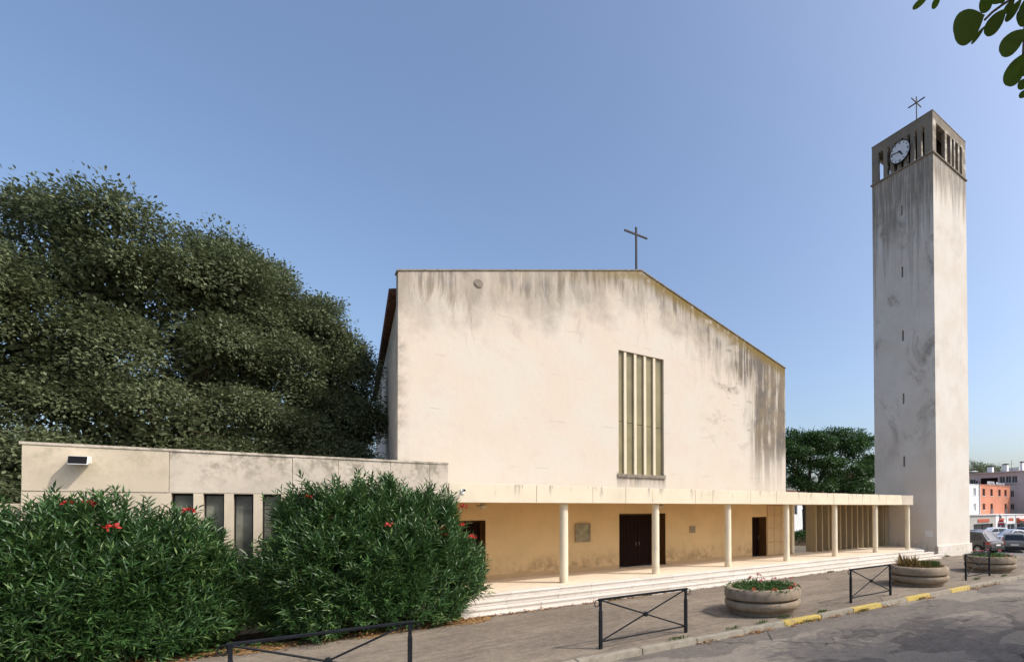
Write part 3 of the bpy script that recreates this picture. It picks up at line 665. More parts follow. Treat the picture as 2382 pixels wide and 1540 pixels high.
for h in range(12):
    th = math.radians(30 * h)
    if h % 3 == 0:
        for s_ in (-.04, .04):
            a = cp(th, .54); c = cp(th, .66); off = (0, -s_ * math.cos(th), -s_ * math.sin(th))
            MB().bar([a[i] + off[i] for i in range(3)], [c[i] + off[i] for i in range(3)], .012, .045).build('hour_mark', 'black', clock)
    else: MB().bar(cp(th, .55), cp(th, .66), .012, .04).build('hour_mark', 'black', clock)
for (ang, r, w_) in ((143, .36, .075), (279, .64, .05)):
    th = math.radians(ang); MB().bar(cp(th, -.12, TX0 - .185), cp(th, r, TX0 - .185), .012, w_).build('clock_hand', 'black', clock)

# ------------------------------------------------------------------ barriers
def barrier(x, label, y=10.0, first=None):
    W, H = 2.30, 1.09
    if first is not None:
        r = first.copy(); COL.objects.link(r); r.location = (x, y, 0); r['label'] = label
        for ch in first.children:
            c = ch.copy(); COL.objects.link(c); c.parent = r
        return r
    t = thing('street_barrier', label, 'barrier', (x, y, 0), 'street barriers along the kerb', local=True)
    for px in (0, W):
        MB().box(px - .032, px + .032, -.032, .032, -.02, .80).hexa([(px - .032, -.032, .80), (px + .032, -.032, .80), (px + .032, .032, .80), (px - .032, .032, .80)], [(px - .024, -.024, .85), (px + .024, -.024, .85), (px + .024, .024, .85), (px - .024, .024, .85)]).box(px - .024, px + .024, -.024, .024, .85, H - .05).build('post', 'metal', t)
        s = -1 if px == 0 else 1
        pts = [(px + s * (.028 + .055 + .055 * math.cos(a)), 0, H - .10 + .07 * math.sin(a)) for a in np.linspace(0, 2 * math.pi, 15)]
        MB().tube(pts, .011, 6).build('end_ring', 'metal', t)
    MB().bar((-.05, 0, H - .025), (W + .05, 0, H - .025), .05, .05).build('top_rail', 'metal', t, bevel=.01)
    MB().tube([(.033, 0, .16), (W - .033, 0, .16)], .02, 8).build('bottom_rail', 'metal', t)
    MB().tube([(.03, -.012, H - .05), (W - .03, -.012, .17)], .018, 8).build('diagonal_brace', 'metal', t)
    MB().tube([(.03, .012, .17), (W - .03, .012, H - .05)], .018, 8).build('diagonal_brace', 'metal', t)
    MB().lathe([(.03, -.04), (.055, -.035), (.055, .035), (.03, .04)], (W / 2, 0, H / 2 + .06), 14, 1).build('hub', 'metal', t)
    return t
B0 = barrier(5.18, 'dark cross braced barrier standing whole, nearest the camera', 10.03)
barrier(-.72, 'dark cross braced barrier cut off by the bottom edge of the photo', 10.15, B0)
barrier(13.9, 'dark cross braced barrier beside the grass filled planter', 9.80, B0)
barrier(21.95, 'dark cross braced barrier in front of the farthest planter', 9.80, B0)

# ------------------------------------------------------------------ planters
def planter(x, y, label):
    t = thing('round_planter', label, 'planter', (x, y, 0), 'round concrete planters on the pavement')
    R = 1.12
    MB().lathe([(R - .22, -.02), (R - .21, .08), (R - .18, .13)], (x, y, 0), 48).build('base', 'planter', t, smooth=True)
    MB().lathe([(R - .24, .10), (R - .12, .13), (R - .03, .20), (R, .27), (R, .34), (R - .015, .375), (R - .05, .395), (R - .12, .40)], (x, y, 0), 56).build('lower_ring', 'planter', t, smooth=True)
    MB().lathe([(R - .16, .395), (R - .14, .44)], (x, y, 0), 48).build('groove', 'planter', t)
    MB().lathe([(R - .15, .425), (R - .05, .435), (R, .47), (R + .008, .53), (R + .005, .62), (R - .02, .70), (R - .07, .745), (R - .14, .755), (R - .19, .73), (R - .20, .60)], (x, y, 0), 56).build('upper_ring', 'planter', t, smooth=True)
    MB().lathe([(R - .20, .58), (R - .20, .67), (.3, .71)], (x, y, 0), 40).build('soil', 'soil', t)
    return t
planter(10.83, 10.72, 'round concrete planter full of red geraniums, nearest the camera')
planter(19.5, 10.56, 'round concrete planter holding dry grass, middle of the three')
planter(26.15, 10.55, 'round concrete planter farthest away behind a barrier')

def plant_bed(name, x, y, label, cat, seed, geran):
    global rng
    rng = np.random.default_rng(seed)
    t = thing(name, label, cat, (x, y, .55))
    R = .98
    n = 1900 if geran else 2600
    r = R * np.sqrt(rng.random(n)); a = rng.random(n) * 2 * math.pi
    if not geran:
        a = rng.normal(-.3, .9, n); r = R * .75 * np.sqrt(rng.random(n))
    hh = (.03 + .15 * rng.random(n) * (0.6 + .4 * np.sin(3 * a + seed)))
    over = r > R * .86
    hh = np.where(over & geran, hh * .5, hh)
    rr = np.where(over & (rng.random(n) < .5) & geran, r + .14, r)
    loc = np.stack([x + rr * np.cos(a), y + rr * np.sin(a), .69 + hh], 1)
    d = unit(np.stack([np.cos(a) * .6, np.sin(a) * .6, np.full(n, .15)], 1) + rng.normal(size=(n, 3)) * .7)
    nr = unit(np.array([0, 0, 1.0]) + rng.normal(size=(n, 3)) * .5)
    if geran: scatter('foliage', 'geranium', leafv(.9), LEAF_F, frames(d, nr), loc, .045 + .03 * rng.random(n), t)
    else: scatter('foliage', 'grass', leafv(.22), LEAF_F, frames(d + np.array([0, 0, .7]), nr), loc, .08 + .08 * rng.random(n), t)
    if not geran:
        n = 520; a = rng.random(n) * 2 * math.pi; r = .95 * np.sqrt(rng.random(n)); loc = np.stack([x + r * np.cos(a), y + r * np.sin(a), np.full(n, .69)], 1)
        d = unit(np.stack([np.cos(a) * .5, np.sin(a) * .5, rng.random(n) * 1.0 + .1], 1) + rng.normal(size=(n, 3)) * .45)
        scatter('dry_grass', 'drygrass', leafv(.06), LEAF_F, frames(d, rdir(n)), loc, .10 + .16 * rng.random(n), t)
        n = 170; a = rng.normal(2.6, .7, n); r = .8 * np.sqrt(rng.random(n)); loc = np.stack([x + r * np.cos(a), y + r * np.sin(a), np.full(n, .69)], 1)
        d = unit(np.array([-.15, .1, 1.0]) + rng.normal(size=(n, 3)) * .28)
        scatter('dry_stalks', 'drygrass', leafv(.02), LEAF_F, frames(d, rdir(n)), loc, .25 + .35 * rng.random(n), t)
    else:
        ns = 60; a = rng.random(ns) * 2 * math.pi; r = .9 * np.sqrt(rng.random(ns)); b = MB()
        for q in range(ns):
            p0 = Vector((x + r[q] * math.cos(a[q]), y + r[q] * math.sin(a[q]), .69)); b.tube([p0, p0 + Vector((rng.normal() * .05, rng.normal() * .05, .18 + .1 * rng.random()))], .004, 4)
        b.build('stems', 'geranium', t)['kind'] = 'stuff'
        for q in range(10):
            aa = rng.random() * 2 * math.pi if q > 3 else -2.6 + q * .6; rr = .9 * math.sqrt(rng.random()) if q > 3 else .96
            hz = .88 + .12 * rng.random() if q > 3 else .76
            flower(t, (x + rr * math.cos(aa), y + rr * math.sin(aa), hz), random.choice(('coral', 'coral', 'red', 'pink')), .055, 18)
    return t
def flower(parent, c, mat, rad, n, name='flower_cluster'):
    d = rdir(n); d[:, 2] = np.abs(d[:, 2]) * .8; loc = np.array(c)[None] + d * rad * (.5 + .5 * rng.random((n, 1)))
    scatter(name, mat, leafv(.85), LEAF_F, frames(unit(d + rng.normal(size=(n, 3)) * .6), unit(d)), loc, rad * (.6 + .4 * rng.random(n)), parent, None)
plant_bed('geranium_bed', 10.83, 10.72, 'red and pink geraniums spilling over the nearest planter', 'flowers', 3, True)
plant_bed('grass_clump', 19.5, 10.56, 'dry grass and green weeds growing in the middle planter', 'plants', 5, False)
plant_bed('geranium_bed', 26.15, 10.55, 'green geraniums with pink flowers in the farthest planter', 'flowers', 9, True)

# ------------------------------------------------------------------ oleanders
def oleander(name, label, cx, cy, rx, ry, h, seed, fl, nsh=1500):
    global rng
    rng = np.random.default_rng(seed)
    t = thing(name, label, 'bush', (cx, cy, 0), 'oleander bushes in front of the low wing')
    # shoots on a lumpy dome
    u = rng.random(nsh * 3) * 2 * math.pi; v = np.arccos(1 - rng.random(nsh * 3) * 1.50)
    lump = 1 + .06 * np.sin(3 * u + seed) + .08 * np.sin(5 * u + 6 * v) + .07 * np.sin(7 * v + 2 * u + seed) + .05 * np.sin(11 * u + 9 * v) + rng.normal(size=len(u)) * .035 + .10 * (rng.random(len(u)) < .05)
    depth = np.where(rng.random(len(u)) < .74, 1.0, .50 + .45 * rng.random(len(u))) * lump
    sv = np.abs(np.sin(v)) ** .92
    P = np.stack([cx + rx * sv * np.cos(u) * depth, cy + ry * sv * np.sin(u) * depth, h * (.36 + .60 * np.sign(np.cos(v)) * np.abs(np.cos(v)) ** 1.0 * depth)], 1); P[:, 2] = np.where(P[:, 2] < .35, .12 + rng.random(len(P)) * .4, P[:, 2])
    keep = (P[:, 2] > .05) & (P[:, 1] < 16.78); P = P[keep][:nsh * 2]; n = len(P)
    out = unit((P - np.array([cx, cy, h * .25])) / np.array([rx, ry, h * .6]))
    ax = unit(out * .8 + np.array([0, 0, .75]) + rng.normal(size=(n, 3)) * .28)
    SL = .30 + .22 * rng.random(n); K = 17
    a1 = unit(np.cross(ax, rdir(n))); a2 = np.cross(ax, a1)
    k = np.arange(K); th = (k % 3) * 2.094 + (k // 3) * 1.05; fr_ = (k // 3) / 5.0
    ang = (1.15 - .65 * fr_)
    d = ax[:, None] * np.cos(ang)[None, :, None] + (a1[:, None] * np.cos(th)[None, :, None] + a2[:, None] * np.sin(th)[None, :, None]) * np.sin(ang)[None, :, None]
    d = d + rng.normal(size=d.shape) * .16 + np.array([0, 0, -.10])
    loc = P[:, None] + ax[:, None] * (SL[:, None] * (fr_[None] - .45))[..., None]
    d = d.reshape(-1, 3); loc = loc.reshape(-1, 3)
    nr = unit(np.repeat(ax, K, 0) + np.array([0, 0, .6]) + rng.normal(size=d.shape) * .35)
    L = .145 + .085 * rng.random(len(d))
    scatter('foliage', 'oleander', leafv(.185), LEAF_F, frames(d, nr), loc, L, t)
    b = MB()
    for q in range(60):
        i = int(rng.integers(0, n)); p1 = Vector(P[i]); p0 = Vector((cx + rng.normal() * rx * .28, cy + .15 + rng.normal() * ry * .18, 0))
        mid = p0.lerp(p1, .5) + Vector((0, 0, .25)); b.tube([p0, mid, p1], [.026, .018, .006], 5)
    b.build('stems', 'bark', t)['kind'] = 'stuff'
    for (fx, fy, fz) in fl:
        flower(t, (fx, fy, fz), 'red', .06 + .03 * rng.random(), 20)
    return t
def onY(x, y, Y):
    d = CF + CR * ((x - PPX) / FPX) + CU * ((PPY - y) / FPX); return Vector((0, 0, EYE)) + d * (Y / d.y)
def at(x, y, dist):
    return Vector((0, 0, EYE)) + (CF + CR * ((x - PPX) / FPX) + CU * ((PPY - y) / FPX)) * dist
f1 = [onY(*q) for q in ((160, 1173, 15.2), (205, 1174, 15.2), (440, 1190, 15.2), (258, 1229, 14.75))]
f2 = [onY(*q) for q in ((716, 1156, 15.1), (762, 1205, 14.9), (905, 1222, 14.65), (1035, 1243, 14.75), (1030, 1228, 14.8), (1078, 1180, 15.3), (1100, 1250, 15.0), (1075, 1222, 15.0))]
oleander('oleander_bush', 'wide oleander bush at the left edge below the floodlight', -3.2, 15.55, 2.02, 1.0, 3.0, 21, f1, 1700)
oleander('oleander_bush', 'tall oleander bush between the slot windows and the stone steps', 1.60, 15.50, 2.15, 1.05, 3.58, 34, f2, 1900)

# ------------------------------------------------------------------ trees
def tree(name, label, base, lobes, nclump, nleaf, leaf, mat, seed, trunk_r=.28, fork=2.2, spread=.42, flat=.8, group=None, wid=.5, inner=.10, sub=9, dense=0):
    global rng
    rng = np.random.default_rng(seed); rd = random.Random(seed)
    t = thing(name, label, 'tree', base, group)
    b = MB(); B = Vector(base); F = B + Vector((rd.uniform(-.2, .2), rd.uniform(-.2, .2), fork))
    b.tube([B - Vector((0, 0, .3)), B + Vector((0, 0, .15)), B.lerp(F, .5) + Vector((.06, -.04, 0)), F], [trunk_r * 1.35, trunk_r * 1.1, trunk_r * .92, trunk_r * .85], 10)
    for l in lobes:
        c = Vector(l[:3]); m = F.lerp(c, .5) + Vector((rd.uniform(-.3, .3), rd.uniform(-.3, .3), .2))
        b.tube([F - Vector((0, 0, .2)), m, c], [trunk_r * .55, trunk_r * .38, trunk_r * .2], 7)
        for k in range(7):
            e = c + Vector((rd.gauss(0, 1), rd.gauss(0, 1), rd.gauss(.2, .8))).normalized() * l[3] * rd.uniform(.6, .9)
            b.tube([m.lerp(c, rd.uniform(.2, 1)), c.lerp(e, .5) + Vector((0, 0, .1)), e], [trunk_r * .2, trunk_r * .12, .012], 5)
    b.build('trunk', 'bark', t, smooth=True)
    L0 = np.array([l[:3] for l in lobes], float); R0 = np.array([l[3:6] for l in lobes], float)
    sd_ = rdir(len(lobes) * sub); sd_[:, 2] = np.where(sd_[:, 2] < -.3, -sd_[:, 2], sd_[:, 2]); ii = np.repeat(np.arange(len(lobes)), sub)
    L = L0[ii] + sd_ * R0[ii] * (.66 + .30 * rng.random((len(ii), 1))); R = R0[ii] * (.26 + .20 * rng.random((len(ii), 1)))
    core = np.concatenate([L0, L0]); 
    wgt = (R[:, 0] * R[:, 2]); wgt /= wgt.sum()
    nn = nclump * 3; li = rng.choice(len(L), nn, p=wgt); dr = rdir(nn)
    dr[:, 2] = np.where(dr[:, 2] < -.25, -dr[:, 2], dr[:, 2])
    f = np.where(rng.random(nn) < 1 - inner, .82 + .20 * rng.random(nn), .35 + .5 * rng.random(nn))
    f *= 1 + .07 * np.sin(dr[:, 0] * 9 + seed) * np.sin(dr[:, 2] * 8 + 1.3 * seed)
    P = L[li] + dr * R[li] * f[:, None]
    fill = rng.random(nn) < .14; lj = rng.integers(0, len(L0), nn)
    P = np.where(fill[:, None], L0[lj] + rdir(nn) * R0[lj] * (.75 * rng.random((nn, 1)) ** .4), P)
    rel = np.linalg.norm((P[:, None] - L[None]) / R[None], axis=2); rel[np.arange(nn), li] = 9
    ok = (rel.min(1) > .62) | (rng.random(nn) < .2) | fill
    P = P[ok][:nclump]; dr = dr[ok][:nclump]; n = len(P)
    s = spread * (.6 + .8 * rng.random((n, 1, 1)))
    off = np.clip(rng.normal(size=(n, nleaf, 3)), -1.5, 1.5) * s * np.array([1, 1, flat])
    loc = (P[:, None] + off).reshape(-1, 3)
    d = unit(off / s * .5 + dr[:, None] * .5 + np.array([0, 0, -.25]) + rng.normal(size=off.shape) * .55).reshape(-1, 3)
    nr = unit(np.array([0, 0, .8]) + np.repeat(dr, nleaf, 0) * .9 + rng.normal(size=d.shape) * .34)
    sz = leaf * (.7 + .6 * rng.random(len(d)))
    if dense:                                   # big shaded leaves deep inside the crown
        lj = rng.integers(0, len(L0), dense); P2 = L0[lj] + rdir(dense) * R0[lj] * (.62 * rng.random((dense, 1)) ** .45)
        loc = np.concatenate([loc, P2]); d = np.concatenate([d, rdir(dense)]); nr = np.concatenate([nr, rdir(dense)]); sz = np.concatenate([sz, .24 + .14 * rng.random(dense)])
    scatter('crown', mat, leafv(wid), LEAF_F, frames(d, nr), loc, sz, t)
    return t
def lobe(x, y, Y, rx, ry, rz):
    c = onY(x, y, Y); return (c.x, c.y, c.z, rx, ry, rz)
tree('broadleaf_tree', 'leafy tree at the far left edge, tallest of the three', (-10.2, 22.5, 0), [(-9.9, 22.5, 9.5, 2.4, 2.2, 2.4), (-8.0, 22.6, 7.0, 2.6, 2.2, 2.6), (-11.3, 22.5, 6.9, 2.6, 2.4, 3.0), (-7.6, 22.2, 4.2, 2.6, 1.8, 1.7), (-7.4, 22.6, 8.7, 1.6, 1.5, 1.6), (-10.2, 22.0, 3.6, 2.4, 1.6, 1.6), (-5.9, 23.0, 3.6, 2.0, 1.5, 1.4), (-9.2, 21.6, 2.6, 2.6, 1.4, 1.6), (-7.0, 21.4, 2.4, 2.0, 1.2, 1.4)], 1900, 66, .122, 'treeleaf', 41, spread=.25, dense=10000, group='trees beside the church')
tree('broadleaf_tree', 'broad leafy tree rising over the middle of the low wing', (-3.6, 25.3, 0), [(-5.1, 25.0, 10.5, 2.2, 2.1, 2.5), (-2.6, 25.4, 9.0, 2.6, 2.2, 2.8), (-6.0, 24.6, 7.2, 2.4, 2.1, 2.5), (-3.6, 24.2, 5.6, 3.2, 1.8, 1.9), (-2.2, 25.2, 11.0, 1.8, 1.7, 1.7), (-7.0, 25.0, 9.9, 1.3, 1.5, 1.5), (-4.4, 24.4, 3.6, 3.2, 1.5, 1.4), (-1.6, 24.2, 3.8, 2.4, 1.5, 1.4)], 2400, 66, .122, 'treeleaf', 42, spread=.25, dense=11000, group='trees beside the church')
tree('broadleaf_tree', 'leafy tree close against the church side wall', (-.4, 27.5, 0), [(-.8, 27.2, 10.8, 2.2, 2.0, 2.1), (.9, 27.2, 8.0, 1.9, 1.9, 2.4), (-1.4, 26.4, 7.2, 2.4, 2.0, 2.4), (.7, 26.4, 5.8, 2.2, 1.8, 1.9), (1.0, 26.9, 10.2, 1.3, 1.4, 1.6), (-.6, 25.2, 4.8, 2.6, 1.5, 1.4), (1.1, 25.3, 4.2, 1.7, 1.3, 1.4), (2.0, 27.0, 6.6, 1.2, 1.4, 1.6)], 2400, 66, .118, 'treeleaf', 43, spread=.25, dense=11000, group='trees beside the church')
tree('spreading_tree', 'dark green spreading tree between the church and the bell tower', (40.9, 34.2, -.3), [(41.2, 34, 9.3, 3.2, 2.8, 1.9), (45.6, 34, 9.6, 3.4, 2.8, 1.9), (49.5, 34.2, 9.9, 3.4, 2.6, 1.6), (43.5, 33.4, 7.0, 3.8, 2.6, 1.5), (48.5, 33.4, 7.0, 3.4, 2.6, 1.5), (38.6, 34, 7.6, 2.4, 2.4, 1.9), (52.6, 34.6, 7.6, 2.4, 2.2, 1.6), (46.5, 33.2, 5.0, 3.8, 2.2, 1.1), (51, 33.6, 5.0, 2.6, 2.0, 1.0), (40.5, 33.6, 5.4, 2.6, 2.2, 1.0)], 1100, 44, .25, 'treeleaf2', 44, dense=2500, trunk_r=.40, fork=3.4, flat=.5, spread=.36)
hd = thing('hedge', 'dark clipped hedge seen through the passage beside the screen', 'hedge', (40, 33, -.3))
rng = np.random.default_rng(77); n = 9000
loc = np.stack([33 + rng.random(n) * 16, 32.4 + rng.random(n) * 1.2, -.3 + 1.15 * np.sqrt(rng.random(n)) + .1 * np.sin(rng.random(n) * 9)], 1)
scatter('foliage', 'treeleaf2', leafv(.5), LEAF_F, frames(rdir(n), unit(rdir(n) + np.array([0, 0, 1]))), loc, .16 + .1 * rng.random(n), hd)
MB().box(33.2, 48.8, 32.6, 33.4, -.4, .35).build('inner_branches', 'bark', hd)

# street trees on the camera's side of the road (mostly outside the frame)
tree('street_tree', 'tree out of view on the right, casting dappled shade over the road', (15.2, .3, -.12), [(15.0, .55, 6.4, 2.5, 2.4, 1.7), (17.0, -.7, 6.6, 2.4, 2.3, 1.6), (13.5, -.6, 6.6, 2.0, 2.0, 1.5), (18.8, .6, 6.2, 2.0, 2.0, 1.3), (12.0, .2, 6.0, 1.5, 1.5, 1.1)], 620, 44, .15, 'treeleaf2', 51, spread=.35, dense=1200)
ht = tree('street_tree', 'tree whose hanging leafy twigs enter the top right corner', (4.6, -3.2, -.12), [(4.9, -2.9, 6.8, 1.9, 1.9, 1.4), (5.9, -3.9, 6.6, 1.7, 1.7, 1.2)], 150, 26, .11, 'bigleaf', 52, trunk_r=.2, spread=.35)
def zz(a, b_): return (2077 + a * .157, b_ * .157)
tw = MB()
limb = [Vector((4.6, -2.9, 5.6)), Vector((3.6, -1.4, 5.5)), at(2520, -60, 1.75), at(2430, -30, 1.6)]
tw.tube(limb, [.04, .03, .016, .010], 7)
e0 = limb[-1]
for path in ([(1740, 0), (1620, 80), (1470, 190), (1360, 300)], [(2000, 60), (1950, 420), (1930, 800)], [(2010, 700), (1990, 1100), (1980, 1420)], [(1900, -80), (1400, -120), (900, -120), (500, -30)], [(1900, -80), (1560, -60), (1350, -20)]):
    pts = [e0] + [at(*zz(*q), 1.5) for q in path]; tw.tube(pts, [.008] + [.0035] * len(path), 5)
tw.build('twigs', 'bark', ht, smooth=True)
LV = []
prof_l = [(0, 0), (.05, .05), (.10, .13), (.18, .24), (.28, .35), (.40, .44), (.54, .49), (.68, .50), (.79, .46), (.88, .385), (.94, .30), (.98, .20), (1.0, .12), (.985, .03), (.975, .0)]
def bigleaf(tip0, tip1, wpx, dist, tilt, curl):
    a, c = at(*zz(*tip0), dist), at(*zz(*tip1), dist + tilt); ax = c - a; L = ax.length; ax.normalize()
    view = (a.lerp(c, .5) - Vector((0, 0, EYE))).normalized(); sd = ax.cross(view).normalized(); nr = sd.cross(ax).normalized()
    W = wpx * .157 / FPX * dist; b = MB(); vs = []; fs = []
    for (t, h) in prof_l:
        z = math.sin(t * math.pi) * curl * L
        p = a + ax * (t * L)
        hw = h * W
        vs += [p + sd * hw + nr * (z + hw * .12), p + nr * z, p - sd * hw + nr * (z + hw * .12)]
    m_ = len(prof_l); k = len(vs); off = nr * .0012
    vs2 = vs + [v - off for v in vs]
    for i in range(m_ - 1):
        for j in (0, 1):
            q = (i * 3 + j, i * 3 + j + 1, i * 3 + j + 4, i * 3 + j + 3); fs.append(q); fs.append(tuple(x + k for x in q[::-1]))
    for i in range(m_ - 1):
        fs.append((i * 3, i * 3 + 3, i * 3 + 3 + k, i * 3 + k)); fs.append((i * 3 + 2 + k, i * 3 + 5 + k, i * 3 + 5, i * 3 + 2))
    b.add(vs2, fs); b.build('leaf', 'bigleaf', ht, smooth=True)
for args in (((530, -60), (295, 135), 85, 1.5, .05, .05), ((700, -80), (590, 135), 95, 1.5, .04, .04), ((1365, 225), (905, 520), 420, 1.45, .03, .06), ((1370, 380), (1165, 655), 60, 1.5, .06, .05),
             ((1690, 120), (1370, 525), 215, 1.48, .05, .05), ((1330, -90), (1400, 180), 175, 1.52, .02, .04), ((1560, -120), (1510, 70), 210, 1.55, .02, .05), ((1640, -60), (1600, 55), 90, 1.5, .02, .05), ((1810, -10), (1640, 210), 100, 1.5, .05, .05), ((1920, -30), (1670, 325), 115, 1.47, .05, .04),
             ((1960, -20), (1905, 280), 120, 1.5, .02, .05), ((2030, 180), (1840, 330), 220, 1.52, .02, .05), ((1990, 430), (1590, 800), 270, 1.48, .04, .05), ((1950, 780), (1700, 1280), 270, 1.5, .05, .06), ((2080, 960), (1900, 1100), 150, 1.5, .02, .05), ((2060, 1190), (1845, 1290), 130, 1.5, .02, .05), ((2060, 1330), (1865, 1435), 95, 1.5, .02, .05), ((2100, 520), (1960, 700), 140, 1.5, .03, .05)):
    bigleaf(*args)

# ------------------------------------------------------------------ distant buildings
def building(name, label, axis, at_, depth, u0, u1, z0, z1, wins, wall, frame='h_frame', glass='h_glass', sill=None, fd=.14):
    t = thing(name, label, 'building', ((u0 + u1) / 2, at_, z0) if axis == 1 else (at_, (u0 + u1) / 2, z0))
    MB().holes(axis, at_, .35, u0, u1, z0, z1, wins).build('wall', wall, t)
    if axis == 1: MB().box(u0, u1, at_ + .352, at_ + depth, z0, z1).build('rear_block', wall, t)
    else: MB().box(at_ + .352, at_ + depth, u0, u1, z0, z1).build('rear_block', wall, t)
    for wn_ in wins:
        a, c, e, f = wn_
        o = MB().holes(axis, at_ + fd, .06, a + .01, c - .01, e + .01, f - .01, [(a + .09, (a + c) / 2 - .03, e + .09, f - .09), ((a + c) / 2 + .03, c - .09, e + .09, f - .09)]).build('window', frame, t)
        if axis == 1: MB().box(a + .02, c - .02, at_ + fd + .065, at_ + fd + .08, e + .02, f - .02).build('pane', glass, o)
        else: MB().box(at_ + fd + .065, at_ + fd + .08, a + .02, c - .02, e + .02, f - .02).build('pane', glass, o)
        if sill:
            if axis == 1: MB().box(a - .08, c + .08, at_ - .07, at_ + .02, e - .09, e - .01).build('sill', sill, o)
    return t
hw_ = [(x, x + 1.15, 5.5, 6.86) for x in (101.3, 104.75, 108.45, 111.4)]
hw2 = [(101.3, 102.45, 2.85, 4.03), (104.75, 105.9, 2.0, 4.03), (111.4, 112.55, 2.0, 4.03)]
hotel = building('hotel', 'orange rendered hotel with tall narrow windows beyond the car park', 1, 42, 9, 100.05, 114.2, -1.5, 7.5, hw_ + hw2, 'h_orange', sill='h_white')
MB().box(99.98, 114.27, 41.93, 51, 7.502, 7.62).build('cornice', 'h_orange', hotel)
for (a, c) in ((104.7, 105.95), (111.35, 112.6)):
    b = MB().bar((a, 41.85, 2.95), (c, 41.85, 2.95), .04).bar((a, 41.85, 2.05), (c, 41.85, 2.05), .04)
    for k in range(9): b.bar((a + (c - a) * k / 8, 41.85, 2.05), (a + (c - a) * k / 8, 41.85, 2.95), .025)
    b.build('balcony_rail', 'h_pale', hotel)
wb_ = building('white_house', 'white rendered building joined to the left of the orange hotel', 1, 42.05, 9, 93.0, 99.95, -1.5, 7.45, [(97.55, 98.7, 5.46, 6.86), (97.55, 98.7, 2.7, 4.03), (94.2, 95.4, 5.46, 6.86), (94.2, 95.4, 2.7, 4.03)], 'h_white', 'h_white', 'h_pale', sill='h_white')
MB().box(92.9, 99.96, 42.0, 51, 7.452, 7.58).build('cornice', 'h_white', wb_)
MB().tube([(99.98, 41.9, -1.2), (99.98, 41.9, 7.4)], .07, 8).build('drain_pipe', 'h_white', wb_)
# roof sign
hs_ = thing('hotel_sign', 'white letters HOTEL on a rail along the orange hotel roof', 'sign', (107, 42, 7.62))
def letters(txt, x0, x1, h, z):
    cw = []
    objs = []
    for ch in txt:
        cu = bpy.data.curves.new('letter', 'FONT'); cu.body = ch; cu.size = h * 1.38; cu.extrude = .05; cu.offset = .012
        ob = bpy.data.objects.new('letter_curve', cu); COL.objects.link(ob); objs.append(ob)
    bpy.context.view_layer.update(); dg = bpy.context.evaluated_depsgraph_get()
    mes = [bpy.data.meshes.new_from_object(ob.evaluated_get(dg)) for ob in objs]
    ws = [(max(v.co.x for v in me.vertices) - min(v.co.x for v in me.vertices)) for me in mes]
    gap = (x1 - x0 - sum(ws)) / (len(ws) - 1); x = x0
    for me, w_ in zip(mes, ws):
        mn = min(v.co.x for v in me.vertices)
        for v in me.vertices: v.co = Vector((v.co.x - mn, -v.co.z, v.co.y))
        me.materials.clear(); me.materials.append(MT['h_white'])
        o = bpy.data.objects.new('letter', me); COL.objects.link(o); attach(o, hs_)
        o.location = (x, 42.0, z); x += w_ + gap
    for ob in objs: bpy.data.objects.remove(ob)
letters('HOTEL', 103.5, 106.8, .62, 7.72); letters('Mistral', 107.6, 111.3, .56, 7.72)
b = MB().bar((103.3, 42.06, 7.70), (111.6, 42.06, 7.70), .05)
for k in range(7): b.bar((103.4 + 1.35 * k, 42.06, 7.62), (103.4 + 1.35 * k, 42.06, 8.2), .03)
b.build('support_rail', 'iron', hs_)
# shop row in front
sh = building('shop_row', 'low grey and white shop row with red signs behind parked cars', 1, 38, 3.9, 86.0, 96.9, -1.4, 1.88, [(88.1, 95.7, -1.2, .47)], 'h_shopgrey', 'trim')
MB().box(85.9, 96.9, 37.8, 42.0, 1.885, 2.0).build('roof_edge', 'h_shopgrey', sh)
MB().box(89.7, 94.15, 37.9, 37.995, .78, 1.30).build('sign_panel', 'h_sign', sh)
MB().holes(1, 38.0, .3, 96.91, 112, -1.4, 1.90, [(97.6, 101.1, -1.2, .43), (101.85, 105.45, -1.2, .27), (106.4, 110.5, -1.2, .25)]).build('white_front', 'h_white', sh)
MB().box(96.91, 112, 38.31, 41.9, -1.4, 1.90).build('white_block', 'h_white', sh)
MB().box(96.91, 112, 37.85, 42.0, 1.905, 2.02).build('roof_edge', 'h_white', sh)
for (a, c, z) in ((97.6, 101.1, .43), (101.85, 105.45, .27), (106.4, 110.5, .25)):
    f = MB().holes(1, 38.12, .08, a + .01, c - .01, -1.2, z - .01, [(a + .1, (a + c) / 2 - .04, -1.1, z - .12), ((a + c) / 2 + .04, c - .1, -1.1, z - .12)]).build('shop_window', 'h_pale', sh)
    MB().box(a + .02, c - .02, 38.21, 38.23, -1.18, z - .02).build('pane', 'h_glass', f)
for (a, c, z0, z1) in ((98.3, 100.3, .86, 1.34), (102.6, 104.6, .82, 1.30)):
    MB().box(a, c, 37.92, 37.995, z0, z1).build('sign_panel', 'h_sign', sh)
for x in (101.4, 105.7): MB().box(x - .06, x + .06, 37.93, 37.998, -1.3, 1.88).build('divider', 'h_pale', sh)
aw = thing('shop_awning', 'red awning on the right of the white shop row', 'awning', (108.4, 37.5, 0))
MB().hexa([(106.3, 36.4, .50), (112.0, 36.4, .50), (112.0, 37.98, 1.05), (106.3, 37.98, 1.05)], [(106.3, 36.4, .55), (112.0, 36.4, .55), (112.0, 37.98, 1.12), (106.3, 37.98, 1.12)]).build('canopy', 'h_sign', aw)
MB().box(106.15, 106.55, 37.6, 37.99, .30, 1.30).build('side_box', 'h_sign', aw)
b = MB().bar((106.5, 36.5, .5), (108.0, 37.9, -.4), .06).bar((110.5, 36.5, .5), (110.5, 36.5, -1.4), .06); b.build('support', 'h_white', aw)
